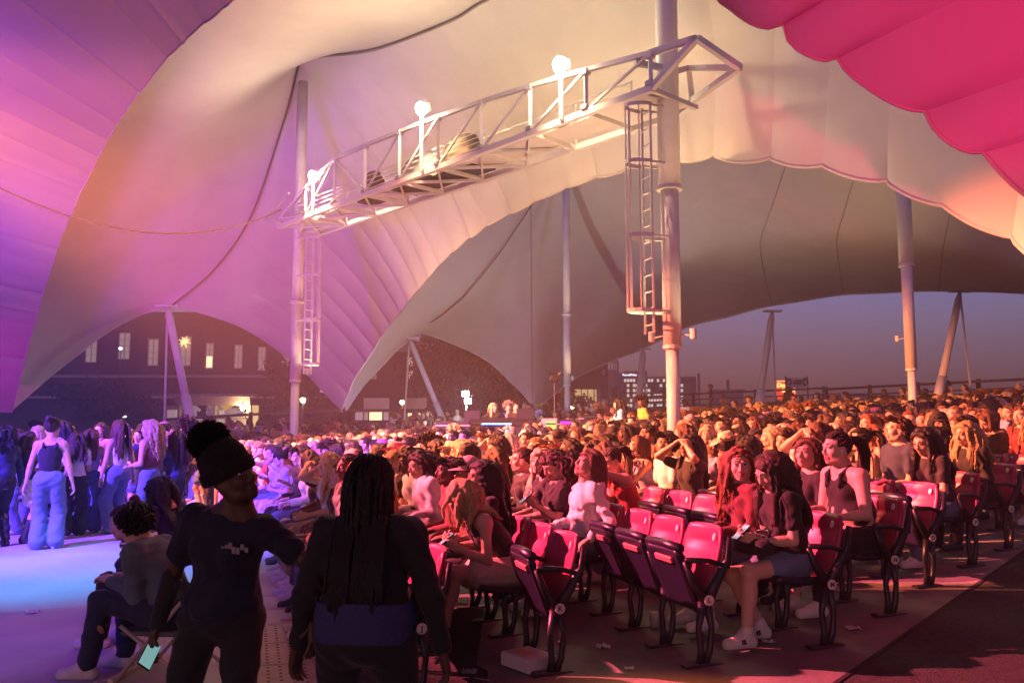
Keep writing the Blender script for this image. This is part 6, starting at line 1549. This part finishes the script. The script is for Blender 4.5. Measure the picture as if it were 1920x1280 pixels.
V, Q, M = bag.get(); link('pompom', mesh_np('pompom', V, Q, [M_knit]), hat)
nbv = Vector(B['nb'])# mb.lathe([(0.066, -0.02), (0.074, 0.005), (0.070, 0.04), (0.060, 0.05)], tuple(nbv+Vector((0, 0.0, 0.015))), 20); mb.build('collar', M_knit2, h1, smooth=True)
lg = MB(); c = B['chest']+B['fwd']*0.118-B['rgt']*0.095+B['up']*0.035
for k in range(7): q = c+B['rgt']*(0.018*(k-3))+B['up']*(0.012*math.sin(k*1.9))+B['fwd']*(0.012-0.0022*abs(k-3)**1.2); lg.box(tuple(q), (0.016, 0.008, 0.030-0.003*abs(k-3)), Matrix(np.stack([B['rgt'], B['fwd'], B['up']], 1).tolist()))
lg.build('chest_logo', mat('logo_grey', (0.30, 0.28, 0.30), 0.8), h1)
w = world_pt(h1, B['hr']+vec(0.0, 0.05, -0.10)); ph = phone(w, (R(-40), R(40), R(34)), 'phone with a lit pale screen in the lowered hand of the knit hat wearer', mat('phone_screen_teal', (0.2, 0.4, 0.4), 0.1, emit=(0.30, 0.62, 0.60), estr=0.6)); ph.scale = (0.85,)*3
p2 = pose(seat=False, lean=4, hy=-14, hp=-4, fat=1.24, hr_=(0.33, 0.06, 0.80), hl=(-0.33, 0.08, 0.80), er=(0.8, -0.5, 0), el=(-0.8, -0.5, 0), fr=(0.17, 0, 0.085), fl=(-0.17, 0, 0.085))
B = build_body('near_body', p2, 'long', 'legging', seed=81, vox=0.0105, headvox=0.006)
g = px(690, 900, 3.45)
h2 = put_person(B, hair_mesh('near_hair', B, 'braids', 82, n=150, rad=0.0090, seg=24), g.x, g.y, 0.0, R(-6), 0.925, 'deep', 'black', 'black', 'black', 'black', 'large person in a black sweatshirt with long dark braids, back to the camera', None)
mb = MB(); V = []; Fs = []
for i, (z, k) in enumerate(((0.90, 0.96), (0.95, 0.99), (1.01, 0.99), (1.06, 0.94))):
    for j in range(40): a = 2*math.pi*j/40; V.append((0.222*k*math.cos(a)*(1+0.012*math.sin(a*9)), 0.172*k*math.sin(a)-0.005, z+0.006*math.sin(3*a)))
for i in range(3):
    for j in range(40): j2 = (j+1) % 40; Fs.append((i*40+j, i*40+j2, (i+1)*40+j2, (i+1)*40+j))
mb.add(V, Fs); mb.build('shirt_hem', mat('hem_navy', (0.045, 0.045, 0.14), 0.9, bump=0.6, bscale=40), h2, smooth=True)
# ---- people resting on the floor beside the pit, folding chair
p3 = pose(lean=34, hp=-10, hy=-46, hz=0.40, fr=(0.12, 0.40, 0.085), fl=(-0.14, 0.50, 0.085), kr=(0.2, 0.6, 1), kl=(-0.25, 0.6, 1), hr_=(0.12, 0.40, 0.60), hl=(-0.05, 0.42, 0.60), male=True, fat=1.05, hd='lap')
B = build_body('near_body', p3, 'long', 'jeans', seed=91, vox=0.010, headvox=0.006)
g = px(338, 900, 5.9)
put_person(B, hair_mesh('near_hair', B, 'short', 92, n=520, rad=0.013), g.x, g.y, 0.0, R(84), 1.04, 'light', 'teal', 'navy', 'white', 'black', 'person in a grey green sweater crouching on a low folding chair at the left', None)
B2 = build_body('near_body', pose(lean=42, hp=-20, hz=0.40, fr=(0.12, 0.40, 0.085), fl=(-0.12, 0.46, 0.085), kr=(0.2, 0.6, 1), kl=(-0.2, 0.6, 1), hd='lap'), 'long', 'jeans', seed=93, **GEN)
M_stripe = mat('striped_cloth', (0.6, 0.58, 0.6), 0.85)
wv = M_stripe.node_tree.nodes.new('ShaderNodeTexWave'); wv.inputs['Scale'].default_value = 9.0; wv.inputs['Distortion'].default_value = 1.2; wv.bands_direction = 'Z'
rpp = M_stripe.node_tree.nodes.new('ShaderNodeValToRGB'); rpp.color_ramp.elements[0].position = 0.45; rpp.color_ramp.elements[0].color = (0.03, 0.03, 0.05, 1); rpp.color_ramp.elements[1].position = 0.55; rpp.color_ramp.elements[1].color = (0.6, 0.58, 0.62, 1)
tc_ = M_stripe.node_tree.nodes.new('ShaderNodeTexCoord'); M_stripe.node_tree.links.new(tc_.outputs['Object'], wv.inputs['Vector'])
M_stripe.node_tree.links.new(wv.outputs[0], rpp.inputs[0]); M_stripe.node_tree.links.new(rpp.outputs[0], M_stripe.node_tree.nodes['Principled BSDF'].inputs['Base Color'])
g = px(325, 900, 6.7); tt = put_person(B2, hair_mesh('near_hair', B2, 'bun', 94), g.x, g.y, 0.0, R(88), 1.0, 'light', 'white', 'black', 'white', 'brown', 'person in a striped shirt bending forward behind the crouching one', None)
tt.children[0].material_slots[1].material = M_stripe
g = px(330, 900, 8.2); put_person(LIB[2][0], LIB[2][1][0][1], g.x, g.y, -0.12, R(80), 1.0, 'light', 'black', 'black', 'black', 'black', 'person with dark hair seated low on the floor behind the striped shirt', None)
fc = thing('folding_chair', 'low folding chair with pale tubes under the crouching person', 'chair', px_ground(322, 1262), R(84)); fc.location.z = 0.0
M_alu = mat('pale_tube', (0.55, 0.50, 0.42), 0.35, 0.3)
for sx in (-1, 1):
    mb = MB(); mb.tube([(sx*0.26, 0.26, 0.0), (sx*0.26, -0.26, 0.62), (sx*0.26, -0.34, 0.85)], 0.014, 8); mb.build('frame_tube', M_alu, fc, smooth=True)
    mb = MB(); mb.tube([(sx*0.24, -0.26, 0.0), (sx*0.24, 0.24, 0.36)], 0.014, 8); mb.build('leg', M_alu, fc, smooth=True)
mb = MB(); mb.box((0, 0.02, 0.31), (0.48, 0.44, 0.03), bev=0.01); mb.build('seat', mat('chair_canvas', (0.12, 0.13, 0.15), 0.9, bump=0.4), fc)
mb = MB(); mb.box((0, -0.275, 0.62), (0.50, 0.025, 0.36), Matrix.Rotation(R(14), 3, 'X'), bev=0.008); mb.build('backrest', mat('chair_canvas', (0.12, 0.13, 0.15)), fc)
mb = MB(); mb.box((0, 0.27, 0.02), (0.56, 0.04, 0.03)); mb.build('crossbar', M_alu, fc)
# dark bags on the floor and white box under the aisle chair
b = px_ground(255, 985); soft('duffel_bag', 'dark duffel bag lying on the violet floor by the standing group', 'bag', (b.x, b.y, 0.004), 0.2, (0.75, 0.5, 0.30), CLOTHM['navy'], 5, True)
b = px_ground(300, 968); soft('coat_heap', 'dark heap of coats beside the duffel bag on the floor', 'coat', (b.x, b.y, 0.004), 0.9, (0.6, 0.5, 0.22), CLOTHM['black'], 6)
x, y, z, rz = row_place(1, aisle_t(1)); bx_ = thing('white_box', 'flat white carton at the foot of the aisle chair marked K', 'box', (x-0.02, y-0.06, z+0.004), rz+0.35)
mb = MB(); mb.box((0, 0, 0.045), (0.30, 0.24, 0.09), bev=0.006); mb.build('carton', mat('carton_white', (0.62, 0.60, 0.62), 0.7, noise=0.1), bx_)
mb = MB(); mb.box((0.03, 0.02, 0.092), (0.18, 0.10, 0.003)); mb.build('carton_label', mat('carton_label', (0.55, 0.45, 0.28), 0.7), bx_)
x, y, z, rz = row_place(2, aisle_t(2)+0.62); q = thing('plastic_cup', 'clear plastic cup on the floor behind the aisle chair marked L', 'cup', (x+0.18, y+0.20, z+0.004))
mb = MB(); mb.lathe([(0.030, 0.0), (0.042, 0.115), (0.044, 0.118), (0.041, 0.116), (0.029, 0.004)], n=16); mb.build('cup_wall', mat('cup_plastic', (0.6, 0.58, 0.55), 0.25), q, smooth=True)
mb = MB(); mb.lathe([(0.045, 0.116), (0.045, 0.124), (0.02, 0.128)], n=16); mb.build('lid', mat('cup_plastic', (0.6, 0.58, 0.55)), q, smooth=True)

# litter on the pavement
for k, (u, v, sz, cn, lab) in enumerate(((1130, 1215, 0.05, 'white', 'crumpled white napkin on the pavement between the chairs marked K and L'), (1440, 1205, 0.04, 'cream', 'small crumpled wrapper on the pavement before the chair marked M'), (1180, 1255, 0.03, 'white', 'tiny paper scrap near the bottom edge of the pavement'),
        (1600, 1180, 0.045, 'cream', 'crumpled paper near the edge joint of the pavement'), (880, 1262, 0.05, 'grey', 'grey crumpled wrapper at the bottom edge beside the large person'), (60, 1150, 0.05, 'white', 'crumpled napkin on the violet floor at the left'))):
    b = px_ground(u, v); r_ = np.random.RandomState(k); n_ = 9; V = []; Fs = []
    for i in range(n_):
        for j in range(n_): V.append(((i/(n_-1)-0.5)*sz*2+r_.normal(0, sz*0.10), (j/(n_-1)-0.5)*sz*1.6+r_.normal(0, sz*0.10), 0.006+abs(r_.normal(0, sz*0.28))))
    for i in range(n_-1):
        for j in range(n_-1): Fs.append((i*n_+j, i*n_+n_+j, i*n_+n_+j+1, i*n_+j+1))
    mb = MB(); mb.add(V, Fs); tag(mb.build('crumpled_paper', CLOTHM[cn], loc=(b.x, b.y, b.z)), lab, 'litter', 'litter on the ground')
# ================================================================== sound desk behind the middle of the house
ZF = ground_z(0.6, 24)
dk = thing('sound_desk', 'black mixing desk with a blue light bar in the middle of the crowd', 'mixing desk', (px(935, 800, 24).x, 24.0, ZF+0.35), 0.0)
mb = MB(); mb.box((0, 0, 0.45), (1.9, 0.9, 0.9), bev=0.02); mb.build('desk_body', M_black, dk)
mb = MB(); mb.box((0, -0.05, 1.02), (1.7, 0.75, 0.12), Matrix.Rotation(R(12), 3, 'X'), bev=0.02); mb.build('console', M_black, dk)
M_blue = mat('led_blue', (0.05, 0.2, 1), emit=(0.04, 0.22, 1.0), estr=9); M_pur = mat('led_purple', (0.3, 0.0, 0.8), emit=(0.34, 0.03, 1.0), estr=1.6)
mb = MB(); mb.box((-0.05, -0.475, 0.97), (0.82, 0.03, 0.035)); mb.build('light_bar', M_blue, dk)
for k in range(5): mb = MB(); mb.box((-0.5+0.25*k, -0.46, 0.62-0.03*(k % 2)), (0.16, 0.02, 0.08)); mb.build('meter_panel', mat('panel_violet', (0.05, 0.02, 0.1), emit=(0.25, 0.06, 0.8), estr=0.25), dk)
for (dx, dz, w_, h_) in ((0.75, 1.25, 0.5, 0.32), (-0.75, 1.2, 0.45, 0.3)): mb = MB(); mb.box((dx, 0.1, dz), (w_, 0.06, h_), bev=0.01); mb.build('monitor', M_black, dk)
def case(u, y_, d, w_, h_, label, m, extra=None):
    p = px(u, 800, d); t = thing('flight_case', label, 'case', (p.x, d, ground_z(p.x, d)), 0.0, 'equipment cases by the sound desk'); zt_ = px(u, y_, d).z-t.location.z
    mb = MB(); mb.box((0, 0, zt_-h_/2), (w_, 0.6, h_), bev=0.02); mb.build('case_body', m, t)
    mb = MB(); mb.box((0, -0.01, zt_-h_*0.3), (w_+0.01, 0.62, 0.03)); mb.build('edge_trim', M_steel, t)
    mb = MB(); mb.box((0, 0, (zt_-h_)/2), (w_*0.9, 0.5, max(0.05, zt_-h_))); mb.build('riser', M_black, t)
    if extra: mb = MB(); mb.box((0.05, -0.31, zt_-h_*0.45), (w_*0.75, 0.02, h_*0.62)); mb.build('front_panel', extra, t)
    return t
case(1056, 786, 23, 0.36, 0.42, 'case with a bright purple screen right of the mixing desk', M_black, M_pur)
case(1030, 784, 23.4, 0.42, 0.5, 'grey equipment case with a green label beside the purple screen', M_steel, mat('label_green', (0.1, 0.4, 0.1), emit=(0.1, 0.5, 0.1), estr=0.15))
case(1102, 777, 23, 0.46, 0.36, 'black monitor case on a table right of the purple screen', M_black, M_glass)
case(850, 789, 23, 0.9, 0.4, 'long black case with a pale label left of the mixing desk', M_black)
# light stand with a dark lamp head
p = px(1040, 800, 23.5); ls = thing('light_stand', 'black lamp head on a thin stand behind the mixing desk', 'light stand', (p.x, 23.5, ground_z(p.x, 23.5))); zt_ = px(1040, 712, 23.5).z-ls.location.z
mb = MB(); mb.tube([(0, 0, 0), (0, 0, zt_)], [0.022, 0.016], 8); mb.build('pole', M_black, ls)
mb = MB(); mb.box((0, 0, zt_+0.06), (0.22, 0.2, 0.24), Matrix.Rotation(R(12), 3, 'Y'), bev=0.03); mb.build('lamp_head', M_black, ls)
for sx in (-1, 1): mb = MB(); mb.tube([(sx*0.10, -0.1, zt_+0.14), (sx*0.17, -0.14, zt_+0.20)], 0.02, 6); mb.build('barn_door', M_black, ls)
for a in (0.4, 2.5, 4.6): mb = MB(); mb.tube([(0, 0, 0.6), (0.5*math.cos(a), 0.5*math.sin(a), 0)], 0.014, 6); mb.build('leg', M_black, ls)
for k, (u, d, lib, hi, hcn, tc, lab) in enumerate(((968, 25.0, 3, 0, 'brown', 'black', 'standing sound engineer in black at the mixing desk'), (955, 25.6, 3, 1, 'grey', 'grey', 'second engineer beside the one in black at the mixing desk'), (925, 25.4, 5, 1, 'fair', 'black', 'person with fair curls behind the blue light bar'),
         (1164, 21.0, 1, 0, 'black', 'white', 'person in a pale top standing in the rows right of the monitor case'), (1206, 23.0, 3, 1, 'black', 'yellow', 'standing usher in a yellow vest left of the thick mast'),
         (1335, 47, 3, 0, 'black', 'black', 'dark figure walking by the ramp fence left of the red sign'), (1480, 44, 5, 0, 'black', 'black', 'dark figure standing below the white banner'), (1775, 38, 3, 0, 'black', 'black', 'dark figure leaning at the fence by the right hand strut'), (563, 42, 3, 0, 'brown', 'grey', 'person standing at the fence behind the middle crowd'), (428, 40, 3, 0, 'black', 'navy', 'person in navy standing before the lit stall'))):
    B, hs = LIBS[lib]; p = px(u, 800, d); z = ground_z(p.x, p.y)+(0.12 if d < 30 else 0.35)
    if k in (0, 1, 2): z = ZF+0.20
    if k in (5, 6, 7): z = px(u, {5: 742, 6: 748, 7: 728}[k], d).z-1.1
    put_person(B, hs[hi][1], p.x, p.y, z, R([170, 150, 190, 90, 100, 80, 0, 0, 200, 180][k]), 1.05, ['light', 'light', 'fair', 'light', 'deep', 'brown', 'light', 'light', 'light', 'light'][k], tc, 'black', 'black', hcn, lab, 'people standing at the back')
# ================================================================== haze in the air
hz = MB(); hz.box((0, 90, 9.5), (420, 248, 22)); hm = bpy.data.materials.new('haze_air'); hzo = hz.build('haze', hm)
hm.use_nodes = True; hm.node_tree.nodes.clear()
ho = hm.node_tree.nodes.new('ShaderNodeOutputMaterial'); hv = hm.node_tree.nodes.new('ShaderNodeVolumePrincipled')
hv.inputs['Color'].default_value = (0.95, 0.93, 0.92, 1); hv.inputs['Density'].default_value = 0.0026; hv.inputs['Anisotropy'].default_value = 0.1
hm.node_tree.links.new(hv.outputs[0], ho.inputs['Volume']); hzo['kind'] = 'stuff'
